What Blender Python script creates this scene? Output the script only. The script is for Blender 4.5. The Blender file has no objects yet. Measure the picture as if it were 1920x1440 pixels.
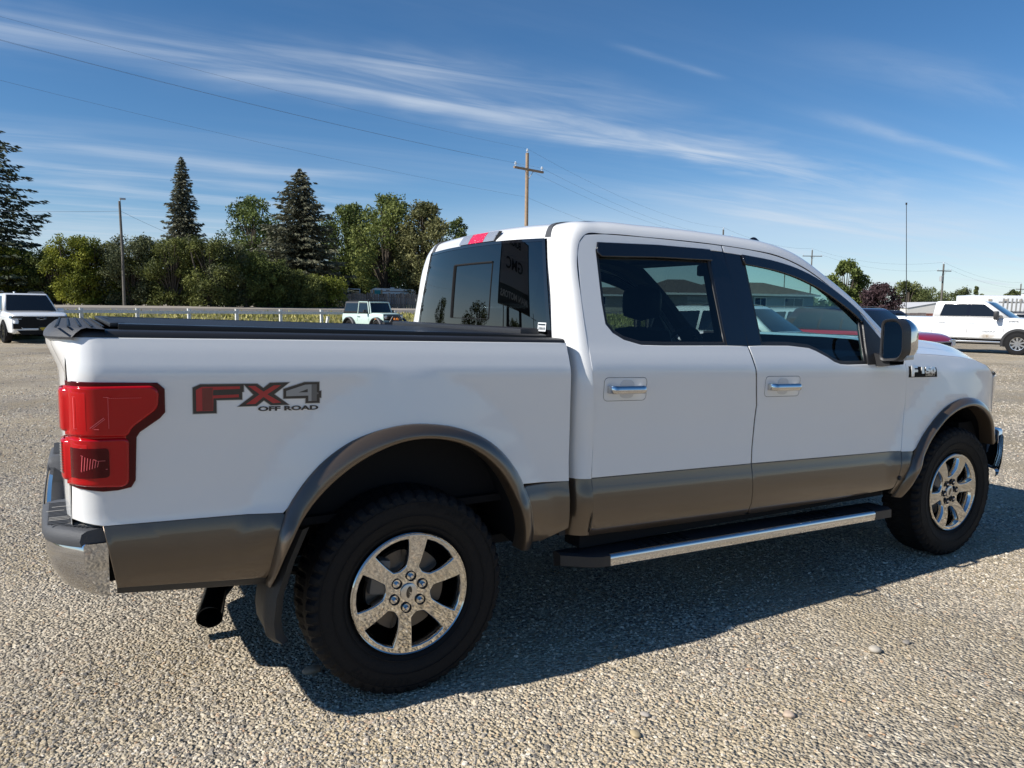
import bpy, bmesh, math, random
import numpy as np
from mathutils import Vector, Matrix
from mathutils.geometry import delaunay_2d_cdt
random.seed(7); RNG = np.random.default_rng(11)
SC = bpy.context.scene
COL = SC.collection
pi = math.pi

# ------------------------------------------------------------------ camera, sky, sun, exposure
CAMP = (-1.1342, -3.7192, 1.5377); YAW, PIT, ROL = .5244, -.0981, .0119
def make_camera():
    cd = bpy.data.cameras.new('camera'); cd.sensor_width = 36; cd.lens = 36*1442/1920
    cd.clip_start = .05; cd.clip_end = 6000
    co = bpy.data.objects.new('camera', cd); COL.objects.link(co)
    fw = Vector((math.cos(PIT)*math.sin(YAW), math.cos(PIT)*math.cos(YAW), math.sin(PIT)))
    r = Vector((math.cos(YAW), -math.sin(YAW), 0)); u = r.cross(fw)
    r2 = r*math.cos(ROL)+u*math.sin(ROL); u2 = -r*math.sin(ROL)+u*math.cos(ROL)
    co.matrix_world = Matrix(((r2.x, u2.x, -fw.x, CAMP[0]), (r2.y, u2.y, -fw.y, CAMP[1]),
                              (r2.z, u2.z, -fw.z, CAMP[2]), (0, 0, 0, 1)))
    SC.camera = co
make_camera()
TOSUN = Vector((-1.34, .115, 1)).normalized()
SUN_EL = math.asin(TOSUN.z); SUN_AZ = math.atan2(TOSUN.x, TOSUN.y)
def make_light():
    l = bpy.data.lights.new('sun', 'SUN'); l.energy = 5.0; l.angle = math.radians(.53); l.color = (1, .955, .88)
    o = bpy.data.objects.new('sun', l); COL.objects.link(o)
    o.rotation_euler = TOSUN.to_track_quat('Z', 'Y').to_euler(); o.location = TOSUN*60
    w = bpy.data.worlds.new('World'); SC.world = w; w.use_nodes = True
    nt = w.node_tree; nt.nodes.clear(); N = nt.nodes.new; L = nt.links.new
    out = N('ShaderNodeOutputWorld'); bg = N('ShaderNodeBackground'); bg.inputs['Strength'].default_value = .086
    sky = N('ShaderNodeTexSky'); sky.sky_type = 'NISHITA'; sky.sun_disc = False
    sky.sun_elevation = SUN_EL; sky.sun_rotation = SUN_AZ % (2*pi)
    sky.altitude = 1500; sky.air_density = 1.0; sky.dust_density = .15; sky.ozone_density = 3.2
    hs = N('ShaderNodeHueSaturation'); hs.inputs['Saturation'].default_value = 1.22; L(sky.outputs[0], hs.inputs['Color'])
    # thin high cirrus, projected on a flat layer overhead
    tc = N('ShaderNodeTexCoord'); sep = N('ShaderNodeSeparateXYZ'); L(tc.outputs['Generated'], sep.inputs[0])
    def math_(op, a, b=None):
        m = N('ShaderNodeMath'); m.operation = op
        for i, v in enumerate((a, b)):
            if v is None: continue
            if isinstance(v, (int, float)): m.inputs[i].default_value = v
            else: L(v, m.inputs[i])
        return m.outputs[0]
    zc = math_('ADD', math_('MAXIMUM', sep.outputs[2], 0.0), .055)
    cmb = N('ShaderNodeCombineXYZ'); L(math_('DIVIDE', sep.outputs[0], zc), cmb.inputs[0]); L(math_('DIVIDE', sep.outputs[1], zc), cmb.inputs[1])
    def streak(rot, sx, sy, scale, detail, lo, hi, dist, seed):
        mp = N('ShaderNodeMapping'); mp.inputs['Rotation'].default_value = (0, 0, math.radians(rot)); mp.inputs['Location'].default_value = (seed, seed*.7, 0)
        vr = N('ShaderNodeVectorRotate'); vr.inputs['Angle'].default_value = math.radians(rot); L(cmb.outputs[0], vr.inputs['Vector'])
        mp.inputs['Rotation'].default_value = (0, 0, 0); mp.inputs['Scale'].default_value = (sx, sy, 1); L(vr.outputs[0], mp.inputs['Vector'])
        nz = N('ShaderNodeTexNoise'); nz.inputs['Scale'].default_value = scale; nz.inputs['Detail'].default_value = detail
        nz.inputs['Roughness'].default_value = .58; nz.inputs['Distortion'].default_value = dist; L(mp.outputs[0], nz.inputs['Vector'])
        mr = N('ShaderNodeMapRange'); mr.interpolation_type = 'SMOOTHSTEP'; mr.inputs[1].default_value = lo; mr.inputs[2].default_value = hi
        L(nz.outputs[0], mr.inputs[0]); return mr.outputs[0]
    U, V_ = math_('DIVIDE', sep.outputs[0], zc), math_('DIVIDE', sep.outputs[1], zc)
    def sm(x, a, b, lo=0., hi=1.):
        m = N('ShaderNodeMapRange'); m.interpolation_type = 'SMOOTHSTEP'
        for k, v in ((1, a), (2, b), (3, lo), (4, hi)): m.inputs[k].default_value = v
        L(x, m.inputs[0]); return m.outputs[0]
    wob = streak(0, .9, .9, 1.0, 4, 0, 1, .0, 2.3)
    fine = streak(2, .8, 4.2, 1.0, 8, .30, .74, .9, 9.4)
    soft = streak(3, .22, 1.3, 1.0, 6, .44, .78, .6, 3.1)
    def band(v0, k, w, u0, u1, amp, wb=.55):
        """one wind-drawn cirrus streak: v0 + k*u across the layer, faded at both ends"""
        d = math_('SUBTRACT', V_, math_('ADD', math_('MULTIPLY', U, k), v0)); d = math_('ADD', d, math_('MULTIPLY', math_('SUBTRACT', wob, .5), wb))
        g = math_('POWER', 2.718, math_('MULTIPLY', math_('POWER', math_('DIVIDE', math_('ABSOLUTE', d), w), 2.0), -1.0))
        du = (u1-u0)*.3; e = math_('MULTIPLY', sm(U, u0, u0+du), sm(U, u1-du, u1, 1, 0))
        return math_('MULTIPLY', math_('MULTIPLY', g, e), math_('MULTIPLY', math_('ADD', math_('MULTIPLY', fine, 1.0), .10), amp))
    bands = [band(3.06, -.075, .22, .7, 4.6, 1.0), band(2.98, .0, .09, 1.4, 5.0, .45), band(2.86, -.14, .22, -.9, 1.6, .62), band(3.06, -.06, .18, .2, 1.6, .55), band(2.98, -.25, .18, .7, 2.4, .42),
             band(1.95, -.10, .12, 1.8, 5.0, .34, .2), band(2.22, -.015, .06, 2.4, 4.6, .45, .1), band(2.02, .035, .022, 1.5, 2.15, .42, .05), band(3.6, 0, .5, 2.5, 7.0, .40, .8),
             band(4.40, 0, .20, -1.2, 2.0, .55, .5), band(4.95, .05, .22, -1.4, 2.4, .60, .6), band(5.5, 0, .26, -1.6, 2.6, .62, .6), band(6.3, 0, .40, -2, 3.0, .60, .7), band(7.4, 0, .7, -3, 3.4, .55, .8)]
    tot = bands[0]
    for b_ in bands[1:]: tot = math_('ADD', tot, b_)
    veil = math_('MULTIPLY', math_('MULTIPLY', sm(sep.outputs[2], .165, .09), sm(U, 1.6, 3.6)), math_('ADD', math_('MULTIPLY', soft, .4), .42))
    gen = math_('MULTIPLY', math_('MULTIPLY', soft, sm(V_, 1.5, 2.6)), .13)
    fac = math_('MINIMUM', math_('ADD', math_('ADD', math_('MULTIPLY', tot, .56), math_('MAXIMUM', veil, math_('MULTIPLY', sm(sep.outputs[2], .13, .02), .5))), gen), .82)
    mix = N('ShaderNodeMix'); mix.data_type = 'RGBA'; mix.inputs[7].default_value = (6.0, 6.7, 7.6, 1)
    L(fac, mix.inputs[0]); L(hs.outputs[0], mix.inputs[6]); L(mix.outputs[2], bg.inputs[0]); L(bg.outputs[0], out.inputs[0])
CL_ROT = 4
make_light()
SC.view_settings.view_transform = 'Standard'; SC.view_settings.look = 'None'
SC.view_settings.gamma = 1; SC.view_settings.use_curve_mapping = False; SC.view_settings.exposure = .38

# ------------------------------------------------------------------ object helpers
def link(name, me, parent=None):
    o = bpy.data.objects.new(name, me); COL.objects.link(o)
    if parent is not None: o.parent = parent
    return o
def tag(o, label=None, cat=None, group=None, kind=None):
    if label: o['label'] = label
    if cat: o['category'] = cat
    if group: o['group'] = group
    if kind: o['kind'] = kind
    return o
def thing(name, label, cat, loc=(0, 0, 0), rz=0, group=None):
    o = link(name, None); o.location = loc; o.rotation_euler = (0, 0, rz); o.empty_display_size = .1
    return tag(o, label, cat, group)
def children_of(o): return [c for c in bpy.data.objects if c.parent == o]
def copy_tree(o, parent=None, kids=None):
    if kids is None:
        kids = {}
        for c in bpy.data.objects:
            if c.parent: kids.setdefault(c.parent.name, []).append(c)
    c = o.copy(); COL.objects.link(c)
    if parent is not None: c.parent = parent
    for ch in kids.get(o.name, []): copy_tree(ch, c, kids)
    return c

class MB:
    """collects polygons; build() links them as one mesh"""
    def __init__(s): s.v = []; s.f = []; s.p = []; s.mi = []; s.cur = 0
    def add(s, vs, fs):
        b = len(s.v); s.p.append((b, len(s.f))); s.v += [tuple(v) for v in vs]; s.f += [tuple(i+b for i in f) for f in fs]; s.mi += [s.cur]*len(fs); return s
    def box(s, c, d, rz=0, tilt=None):
        x, y, z = (q/2 for q in d)
        vs = [Vector((i*x, j*y, k*z)) for i in (-1, 1) for j in (-1, 1) for k in (-1, 1)]
        M = Matrix.Rotation(rz, 3, 'Z')
        if tilt is not None: M = M @ tilt
        vs = [M @ v + Vector(c) for v in vs]
        return s.add(vs, [(0, 1, 3, 2), (4, 6, 7, 5), (0, 4, 5, 1), (2, 3, 7, 6), (0, 2, 6, 4), (1, 5, 7, 3)])
    def bevbox(s, c, d, b=.01, rz=0):
        bm = bmesh.new(); bmesh.ops.create_cube(bm, size=1)
        for v in bm.verts: v.co = Vector((v.co.x*d[0], v.co.y*d[1], v.co.z*d[2]))
        bmesh.ops.bevel(bm, geom=bm.edges[:], offset=b, segments=2, affect='EDGES', profile=.6)
        M = Matrix.Translation(c) @ Matrix.Rotation(rz, 4, 'Z'); bm.verts.ensure_lookup_table()
        vs = [M @ v.co for v in bm.verts]; fs = [[v.index for v in f.verts] for f in bm.faces]; bm.free(); return s.add(vs, fs)
    def tube(s, pts, r, n=10, caps=True):
        pts = [Vector(p) for p in pts]; R = r if isinstance(r, (list, tuple)) else [r]*len(pts)
        vs = []; up = None
        for i, p in enumerate(pts):
            t = (pts[min(i+1, len(pts)-1)]-pts[max(i-1, 0)]).normalized()
            if up is None: up = Vector((0, 0, 1)) if abs(t.z) < .9 else Vector((1, 0, 0))
            a = t.cross(up).normalized(); up = a.cross(t).normalized()
            for k in range(n):
                th = 2*pi*k/n; vs.append(p+(a*math.cos(th)+up*math.sin(th))*R[i])
        fs = [(i*n+k, i*n+(k+1) % n, (i+1)*n+(k+1) % n, (i+1)*n+k) for i in range(len(pts)-1) for k in range(n)]
        if caps: fs += [tuple(range(n))[::-1], tuple(range((len(pts)-1)*n, len(pts)*n))]
        return s.add(vs, fs)
    def lathe(s, prof, n=48, axis='Y', c=(0, 0, 0), closed=False):
        """prof: list of (r, a): radius and position along the axis"""
        vs = []
        for r, a in prof:
            for k in range(n):
                th = 2*pi*k/n; u, w = r*math.cos(th), r*math.sin(th)
                p = (u, a, w) if axis == 'Y' else ((a, u, w) if axis == 'X' else (u, w, a))
                vs.append((p[0]+c[0], p[1]+c[1], p[2]+c[2]))
        m = len(prof); fs = []
        for i in range(m if closed else m-1):
            j = (i+1) % m
            for k in range(n): fs.append((i*n+k, i*n+(k+1) % n, j*n+(k+1) % n, j*n+k))
        return s.add(vs, fs)
    def grid(s, P, closed_u=False):
        """P[i][j] points"""
        m, n = len(P), len(P[0]); vs = [tuple(p) for row in P for p in row]
        fs = [(i*n+j, i*n+j+1, ((i+1) % m)*n+j+1, ((i+1) % m)*n+j) for i in range(m if closed_u else m-1) for j in range(n-1)]
        return s.add(vs, fs)
    def prism(s, poly, y0, y1):
        """poly of (x,z), extruded along y"""
        n = len(poly); vs = [(x, y0, z) for x, z in poly]+[(x, y1, z) for x, z in poly]
        return s.add(vs, [tuple(range(n))[::-1], tuple(range(n, 2*n))]+[(i, (i+1) % n, n+(i+1) % n, n+i) for i in range(n)])
    def build_each(s, name, mat, parent=None, **k):
        """every piece added so far becomes an object of its own"""
        P = s.p+[(len(s.v), len(s.f))]; out = []
        for (v0, f0), (v1, f1) in zip(P[:-1], P[1:]):
            m = MB(); m.add(s.v[v0:v1], [tuple(i-v0 for i in f) for f in s.f[f0:f1]]); out.append(m.build(name, mat, parent, **k))
        return out
    def build(s, name, mat, parent=None, smooth=True, angle=32, fixn=True):
        me = bpy.data.meshes.new(name); me.from_pydata(s.v, [], s.f)
        if fixn or True:
            bm = bmesh.new(); bm.from_mesh(me)
            if fixn: bmesh.ops.recalc_face_normals(bm, faces=bm.faces)
            if smooth:
                for f in bm.faces: f.smooth = True
                for e in bm.edges:
                    if len(e.link_faces) == 2 and e.calc_face_angle(0) > math.radians(angle): e.smooth = False
            bm.to_mesh(me); bm.free()
        for m in (mat if isinstance(mat, (list, tuple)) else [mat]): me.materials.append(m)
        if any(s.mi) and len(s.mi) == len(me.polygons): me.polygons.foreach_set('material_index', s.mi)
        return link(name, me, parent)

def quads_mesh(name, V, mat, parent=None, tint=None, tri=False):
    """fast mesh of loose quads (V: n*4 x 3)"""
    k = 3 if tri else 4
    V = np.asarray(V, np.float32).reshape(-1, 3); nv = len(V); nf = nv//k
    me = bpy.data.meshes.new(name); me.vertices.add(nv); me.vertices.foreach_set('co', V.ravel())
    me.loops.add(nv); me.loops.foreach_set('vertex_index', np.arange(nv, dtype=np.int32))
    me.polygons.add(nf); me.polygons.foreach_set('loop_start', np.arange(0, nv, k, dtype=np.int32)); me.polygons.foreach_set('loop_total', np.full(nf, k, np.int32))
    if tint is not None:
        a = me.attributes.new('tint', 'FLOAT', 'FACE'); a.data.foreach_set('value', np.asarray(tint, np.float32))
    me.update(calc_edges=True); me.materials.append(mat)
    return link(name, me, parent)

# ------------------------------------------------------------------ materials
MATS = {}
def mat(name, col, rough=.5, metal=0, coat=0, spec=.5, bump=None, var=None, coat_rough=.03):
    if name in MATS: return MATS[name]
    m = bpy.data.materials.new(name); m.use_nodes = True; nt = m.node_tree; b = nt.nodes['Principled BSDF']
    b.inputs['Base Color'].default_value = (*col, 1); b.inputs['Roughness'].default_value = rough; b.inputs['Metallic'].default_value = metal
    b.inputs['Coat Weight'].default_value = coat; b.inputs['Coat Roughness'].default_value = coat_rough; b.inputs['Specular IOR Level'].default_value = spec
    N = nt.nodes.new; L = nt.links.new
    if bump or var: tc = N('ShaderNodeTexCoord')
    if bump:
        sc, st = bump; nz = N('ShaderNodeTexNoise'); nz.inputs['Scale'].default_value = sc; nz.inputs['Detail'].default_value = 5
        L(tc.outputs['Object'], nz.inputs['Vector']); bp = N('ShaderNodeBump'); bp.inputs['Strength'].default_value = st; bp.inputs['Distance'].default_value = .01
        L(nz.outputs[0], bp.inputs['Height']); L(bp.outputs[0], b.inputs['Normal'])
    if var:
        sc, lo, hi = var; nz = N('ShaderNodeTexNoise'); nz.inputs['Scale'].default_value = sc; nz.inputs['Detail'].default_value = 6
        L(tc.outputs['Object'], nz.inputs['Vector']); cr = N('ShaderNodeMix'); cr.data_type = 'RGBA'
        cr.inputs[6].default_value = (*[c*lo for c in col], 1); cr.inputs[7].default_value = (*[min(1, c*hi) for c in col], 1)
        mr = N('ShaderNodeMapRange'); mr.inputs[1].default_value = .3; mr.inputs[2].default_value = .7; L(nz.outputs[0], mr.inputs[0])
        L(mr.outputs[0], cr.inputs[0]); L(cr.outputs[2], b.inputs['Base Color'])
    MATS[name] = m; return m
def glass(name, tint, refl=1.0, ior=1.5):
    if name in MATS: return MATS[name]
    m = bpy.data.materials.new(name); m.use_nodes = True; nt = m.node_tree; nt.nodes.clear(); N = nt.nodes.new; L = nt.links.new
    out = N('ShaderNodeOutputMaterial'); tr = N('ShaderNodeBsdfTransparent'); tr.inputs[0].default_value = (*tint, 1)
    gl = N('ShaderNodeBsdfGlossy'); gl.inputs['Roughness'].default_value = .003; gl.inputs[0].default_value = (refl, refl, refl, 1)
    fr = N('ShaderNodeLayerWeight'); fr.inputs['Blend'].default_value = .5; mx = N('ShaderNodeMixShader'); f0 = ((ior-1)/(ior+1))**2
    pw = N('ShaderNodeMath'); pw.operation = 'POWER'; pw.inputs[1].default_value = 5; L(fr.outputs['Facing'], pw.inputs[0])
    ma = N('ShaderNodeMath'); ma.operation = 'MULTIPLY_ADD'; ma.inputs[1].default_value = 1-f0; ma.inputs[2].default_value = f0; L(pw.outputs[0], ma.inputs[0])
    L(ma.outputs[0], mx.inputs[0]); L(tr.outputs[0], mx.inputs[1]); L(gl.outputs[0], mx.inputs[2]); L(mx.outputs[0], out.inputs[0])
    MATS[name] = m; return m
def paint(name, col, flake=0.0, rough=.28):
    """clear-coated car paint with the faint orange peel and road dust of a real one"""
    m = mat(name, col, rough, flake, 1.0); nt = m.node_tree; b = nt.nodes['Principled BSDF']; N = nt.nodes.new; L = nt.links.new
    tc = N('ShaderNodeTexCoord'); nz = N('ShaderNodeTexNoise'); nz.inputs['Scale'].default_value = 5; nz.inputs['Detail'].default_value = 2
    L(tc.outputs['Object'], nz.inputs['Vector']); bp = N('ShaderNodeBump'); bp.inputs['Strength'].default_value = .012; bp.inputs['Distance'].default_value = .05
    L(nz.outputs[0], bp.inputs['Height']); L(bp.outputs[0], b.inputs['Coat Normal'])
    return m
WHITE = paint('white paint', (.80, .80, .79)); BROWN = paint('stone grey paint', (.112, .082, .056), .5, .3)
CHROME = mat('chrome', (.60, .60, .61), .03, 1); DKCHROME = mat('dark metal', (.08, .08, .085), .35, .8)
RUBBER = mat('tyre rubber', (.0085, .0085, .0095), .7, bump=(60, .25), spec=.22); BLACK = mat('black plastic', (.018, .018, .02), .45, bump=(400, .12))
GLOSSBLACK = mat('gloss black', (.006, .006, .008), .04, coat=.6); DARK = mat('dark underbody', (.010, .010, .011), .8, spec=.2)
GREYPL = mat('grey textured plastic', (.055, .058, .065), .6, bump=(300, .3)); CABIN = mat('charcoal cabin trim', (.022, .023, .026), .7)
LEATHER = mat('dark leather', (.02, .02, .022), .45); REDLENS = mat('red lens', (.44, .0012, .004), .12, coat=.5, spec=.25)
DARKRED = mat('dark red lens', (.075, .0006, .003), .08, coat=.2, spec=.2); CLEARLENS = mat('clear lens', (.55, .56, .58), .12, .5, coat=1, bump=(90, .6))
AMBER = mat('amber lens', (.75, .22, .02), .15, coat=.6); YELLOW = mat('yellow paint', (.7, .5, .03), .4)
GL_FRONT = glass('tinted front glass', (.60, .78, .76)); GL_REAR = glass('privacy glass', (.20, .25, .26)); GL_BACK = glass('dark rear glass', (.012, .014, .016), ior=1.9)
GL_DARK = mat('dark car glass', (.008, .010, .012), .03, coat=.4); MIRROR = mat('mirror', (.6, .62, .64), .01, 1)
# ------------------------------------------------------------------ body surface of the parked pickup (right side; y = -halfwidth)
RK = .028                         # nose-down rake: body height zr = z + RK*x
_PZ = [.40, .45, .50, .55, .60, .63, .70, .74, .808, .90, 1.05, 1.20, 1.285, 1.30, 1.36, 1.41, 1.93, 2.05]
_PW = [.87, .90, .925, .962, .985, .990, .991, .988, .972, .967, .968, .977, .983, .981, .964, .945, .785, .74]
_tz = np.arange(.3, 2.2, .002); _tw = np.interp(_tz, _PZ, _PW)
def _smooth(a, sig):
    k = np.exp(-.5*(np.arange(-4*sig, 4*sig+1)/sig)**2); k /= k.sum(); return np.convolve(np.pad(a, 4*sig, mode='edge'), k, 'valid')
_tw = _smooth(_tw, 5)
def sstep(a, b, x):
    t = np.clip((x-a)/(b-a), 0, 1); return t*t*(3-2*t)
def _ramp(t):      # straight flank with a slightly softened crease
    return np.where(t > .06, t, np.where(t < -.06, 0, (t+.06)**2/.24))
def HW(x, zr):
    x = np.asarray(x, float); zr = np.asarray(zr, float); w = np.interp(zr, _tz, _tw)
    for c, rx, rz, zc in ((0, .53, .67, .42), (3.64, .51, .61, .52)):
        r = np.hypot((x-c)/rx, (zr-zc)/rz); w = w+.034*_ramp(np.clip((1.30-r)/.30, -.2, 1))*sstep(.55, .75, zr)
    d = np.clip(-1.055-x, 0, .0899); w = w-(.09-np.sqrt(.0081-d*d))
    d = np.clip((x-3.93)/.62, 0, .97); w = w-.6*(1-np.sqrt(1-d*d))
    return w
def HWn(x, zr):
    e = .003; wx = (HW(x+e, zr)-HW(x-e, zr))/(2*e); wz = (HW(x, zr+e)-HW(x, zr-e))/(2*e)
    n = np.stack([-wx, -np.ones_like(wx), -wz], -1); return n/np.linalg.norm(n, axis=-1, keepdims=True)
def PT(x, zr, off=0., side=-1):
    w = float(HW(x, zr))+off; return Vector((x, side*w, zr-RK*x))
def resample(poly, step, closed=True):
    P = np.array(poly, float); out = []; n = len(P)
    for i in range(n if closed else n-1):
        a, b = P[i], P[(i+1) % n]; m = max(1, int(np.ceil(np.linalg.norm(b-a)/step)))
        for k in range(m): out.append(a+(b-a)*k/m)
    if not closed: out.append(P[-1])
    return np.array(out)
def fillet(poly, r, seg=5):
    P = [Vector(p) for p in poly]; n = len(P); out = []
    for i in range(n):
        a, b, c = P[i-1], P[i], P[(i+1) % n]; rr = r[i] if isinstance(r, (list, tuple)) else r
        u, v = (a-b), (c-b); d = min(rr, u.length*.48, v.length*.48)
        if d < 1e-5: out.append(tuple(b)); continue
        p, q = b+u.normalized()*d, b+v.normalized()*d
        for k in range(seg+1):
            t = k/seg; out.append(tuple(p*(1-t)**2+b*2*t*(1-t)+q*t*t))
    return out
def area2(P): x, y = P[:, 0], P[:, 1]; return .5*np.sum(x*np.roll(y, -1)-np.roll(x, -1)*y)
def offset_poly(P, d):
    """positive d = outward for a counter-clockwise polygon"""
    P = np.asarray(P, float); e = np.roll(P, -1, 0)-P; e /= np.linalg.norm(e, axis=1, keepdims=True)+1e-12
    nrm = np.stack([e[:, 1], -e[:, 0]], 1); m = nrm+np.roll(nrm, 1, 0); m /= np.linalg.norm(m, axis=1, keepdims=True)+1e-12
    cs = np.clip((m*nrm).sum(1), .45, 1); s = 1 if area2(P) > 0 else -1
    return P+s*d*m/cs[:, None]
def inside(P, q):
    x, y = q[:, 0], q[:, 1]; r = np.zeros(len(q), bool); a = P; b = np.roll(P, -1, 0)
    for (x0, y0), (x1, y1) in zip(a, b):
        c = ((y0 > y) != (y1 > y)); r ^= c & (x < (x1-x0)*(y-y0)/((y1-y0) if y1 != y0 else 1e-12)+x0)
    return r
def fill2d(outer, holes=(), step=.05):
    loops = [resample(outer, step)]+[resample(h, step) for h in holes]
    V = []; E = []; idx = []
    for l in loops:
        b = len(V); n = len(l); V += l.tolist(); E += [(b+i, b+(i+1) % n) for i in range(n)]; idx.append(list(range(b, b+n)))
    o = loops[0]; lo, hi = o.min(0), o.max(0); gx = np.arange(lo[0]+step*.5, hi[0], step); gz = np.arange(lo[1]+step*.5, hi[1], step)
    if len(gx) and len(gz):
        G = np.stack(np.meshgrid(gx, gz), -1).reshape(-1, 2)+.0007
        k = inside(o, G)
        for h in loops[1:]: k &= ~inside(h, G)
        G = G[k]
        if len(G):
            B = np.array(V); dd = np.min(np.linalg.norm(G[:, None]-B[None], axis=2), 1) if len(G)*len(B) < 4e6 else np.full(len(G), 1)
            V += G[dd > step*.35].tolist()
    r = delaunay_2d_cdt([Vector(v) for v in V], E, [], 0, 1e-7); ov, of = r[0], r[2]; orig = r[3]
    A = np.array([tuple(v) for v in ov]); F = np.array([f for f in of if len(f) == 3])
    c = A[F].mean(1); k = inside(loops[0], c)
    for h in loops[1:]: k &= ~inside(h, c)
    F = F[k]; inv = {}
    for i, lst in enumerate(orig):
        for j in lst: inv[j] = i
    return A, F, [[inv[j] for j in l] for l in idx]
def sheet(name, outer, holes, m, parent, off=0., depth=.018, step=.05, bev=.003, side=-1, surf=None, wall=0.):
    """a panel cut from the body surface, its edge rounded and turned inwards"""
    A, F, loops = fill2d(outer, holes, step)
    f = surf or (lambda x, z: HW(x, z)); w = f(A[:, 0], A[:, 1])+off
    N = HWn(A[:, 0], A[:, 1]) if surf is None else None
    V = np.stack([A[:, 0], -w, A[:, 1]], 1); faces = [tuple(t) for t in F]
    nv = [V]; nn = [N if N is not None else np.tile([0, -1., 0], (len(V), 1))]; base = len(V)
    for li, l in enumerate(loops):
        P = A[l]; hole = li > 0
        d1 = -bev if hole else bev; d2 = d1-wall if hole else d1+wall
        q1 = offset_poly(P, d1); q2 = offset_poly(P, d2) if wall else q1
        out2 = offset_poly(P, -1 if hole else 1)-P; out2 /= np.linalg.norm(out2, axis=1, keepdims=True)+1e-12
        w1 = f(P[:, 0], P[:, 1])+off-bev; w2 = f(P[:, 0], P[:, 1])+off-depth
        r1 = np.stack([q1[:, 0], -w1, q1[:, 1]], 1); r2 = np.stack([q2[:, 0], -w2, q2[:, 1]], 1)
        n0 = nn[0][l]; o3 = np.stack([out2[:, 0], np.zeros(len(P)), out2[:, 1]], 1)
        nr1 = n0*.45+o3; nr1 /= np.linalg.norm(nr1, axis=1, keepdims=True)
        nv += [r1, r2]; nn += [nr1, o3]; n = len(l)
        for i in range(n):
            j = (i+1) % n; a, b = l[i], l[j]
            faces += [(a, b, base+j, base+i), (base+i, base+j, base+n+j, base+n+i)]
        base += 2*n
    V = np.concatenate(nv); Nn = np.concatenate(nn)
    V[:, 2] -= RK*V[:, 0]
    if side > 0: V[:, 1] *= -1; Nn[:, 1] *= -1
    me = bpy.data.meshes.new(name); me.from_pydata(V.tolist(), [], faces); me.update()
    # face winding to agree with the normals
    fn = np.zeros(len(me.polygons)*3); me.polygons.foreach_get('normal', fn); fn = fn.reshape(-1, 3)
    flip = [i for i, p in enumerate(faces) if np.dot(fn[i], Nn[list(p)].mean(0)) < 0]
    if flip:
        for i in flip: faces[i] = faces[i][::-1]
        me.clear_geometry(); me.from_pydata(V.tolist(), [], faces); me.update()
    me.polygons.foreach_set('use_smooth', [True]*len(me.polygons))
    me.normals_split_custom_set_from_vertices(Nn.tolist()); me.materials.append(m)
    return link(name, me, parent)
def both(fn):
    for s in (-1, 1): fn(s)

# ------------------------------------------------------------------ the pickup
TRUCK = thing('pickup_truck', 'large white crew cab pickup with brown lower trim parked on the gravel in front', 'pickup truck')
T = TRUCK
FO = [(-.547, .516), (-.529, .675), (-.491, .793), (-.42, .894), (-.347, .971), (-.256, 1.032), (-.179, 1.062), (-.101, 1.082), (-.019, 1.093), (.063, 1.092), (.192, 1.074), (.328, 1.02), (.425, .94), (.500, .835), (.541, .697), (.572, .523)]
FI = [(-.537, .516), (-.507, .631), (-.457, .735), (-.378, .842), (-.265, .938), (-.15, 1.0), (-.031, 1.037), (.096, 1.037), (.226, 1.003), (.363, .912), (.447, .79), (.487, .66), (.512, .523)]
GO = [(3.10, .530), (3.138, .70), (3.224, .835), (3.374, .985), (3.524, 1.084), (3.70, 1.127), (3.868, 1.108), (4.006, 1.038), (4.100, .950), (4.15, .86)]
GI = [(3.15, .530), (3.18, .66), (3.245, .785), (3.378, .935), (3.529, 1.036), (3.70, 1.077), (3.834, 1.057), (3.966, .985), (4.05, .895), (4.105, .80)]
def arc(pts, n):
    P = np.array(pts, float)
    for _ in range(3):      # corner cutting keeps the end points
        Q = [P[0]]
        for a, b in zip(P[:-1], P[1:]): Q += [a*.75+b*.25, a*.25+b*.75]
        Q.append(P[-1]); P = np.array(Q)
    s = np.concatenate([[0], np.cumsum(np.linalg.norm(np.diff(P, axis=0), axis=1))]); t = np.linspace(0, s[-1], n)
    return np.stack([np.interp(t, s, P[:, 0]), np.interp(t, s, P[:, 1])], 1)
FOa, FIa, GOa, GIa = arc(FO, 60), arc(FI, 60), arc(GO, 50), arc(GI, 50)
LAMP = [(-1.137, 1.262), (-.885, 1.258), (-.866, 1.240), (-.866, 1.165), (-.881, 1.147), (-.942, 1.103), (-.953, 1.085), (-.96, .935), (-.972, .915), (-1.01, .908), (-1.05, .907), (-1.137, .917)]
def flare(name, oa, ia, parent, s):
    mb = MB(); rows = []
    for (ox, oz), (ix, iz) in zip(oa, ia):
        d = Vector((ix-ox, iz-oz)); row = []
        for t, off in ((0, -.004), (.0, .006), (.07, .014), (.25, .026), (.5, .036), (.75, .041), (.92, .040), (1.0, .033), (1.04, .018), (1.04, -.05)):
            x, z = ox+d.x*t, oz+d.y*t
            w = float(HW(ox, oz))*(1-t)+float(HW(ox, oz))*t+off
            row.append((x, s*w, z-RK*x))
        rows.append(row)
    mb.grid(rows); return mb.build(name, BROWN, parent, angle=55)
def liner(name, ia, parent, s, depth=.42):
    mb = MB(); rows = []
    for ix, iz in ia:
        w = float(HW(ix, max(iz, .6)))-.0; rows.append([(ix, s*(w-.02), iz-RK*ix), (ix, s*(w-.2), iz+.03-RK*ix), (ix, s*(w-depth), iz+.02-RK*ix)])
    mb.grid(rows)
    # inner wall
    n = len(ia); vs = [(ix, s*(.95-depth), iz+.02-RK*ix) for ix, iz in ia]; mb.add(vs, [tuple(range(n))])
    return mb.build(name, DARK, parent)
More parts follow.
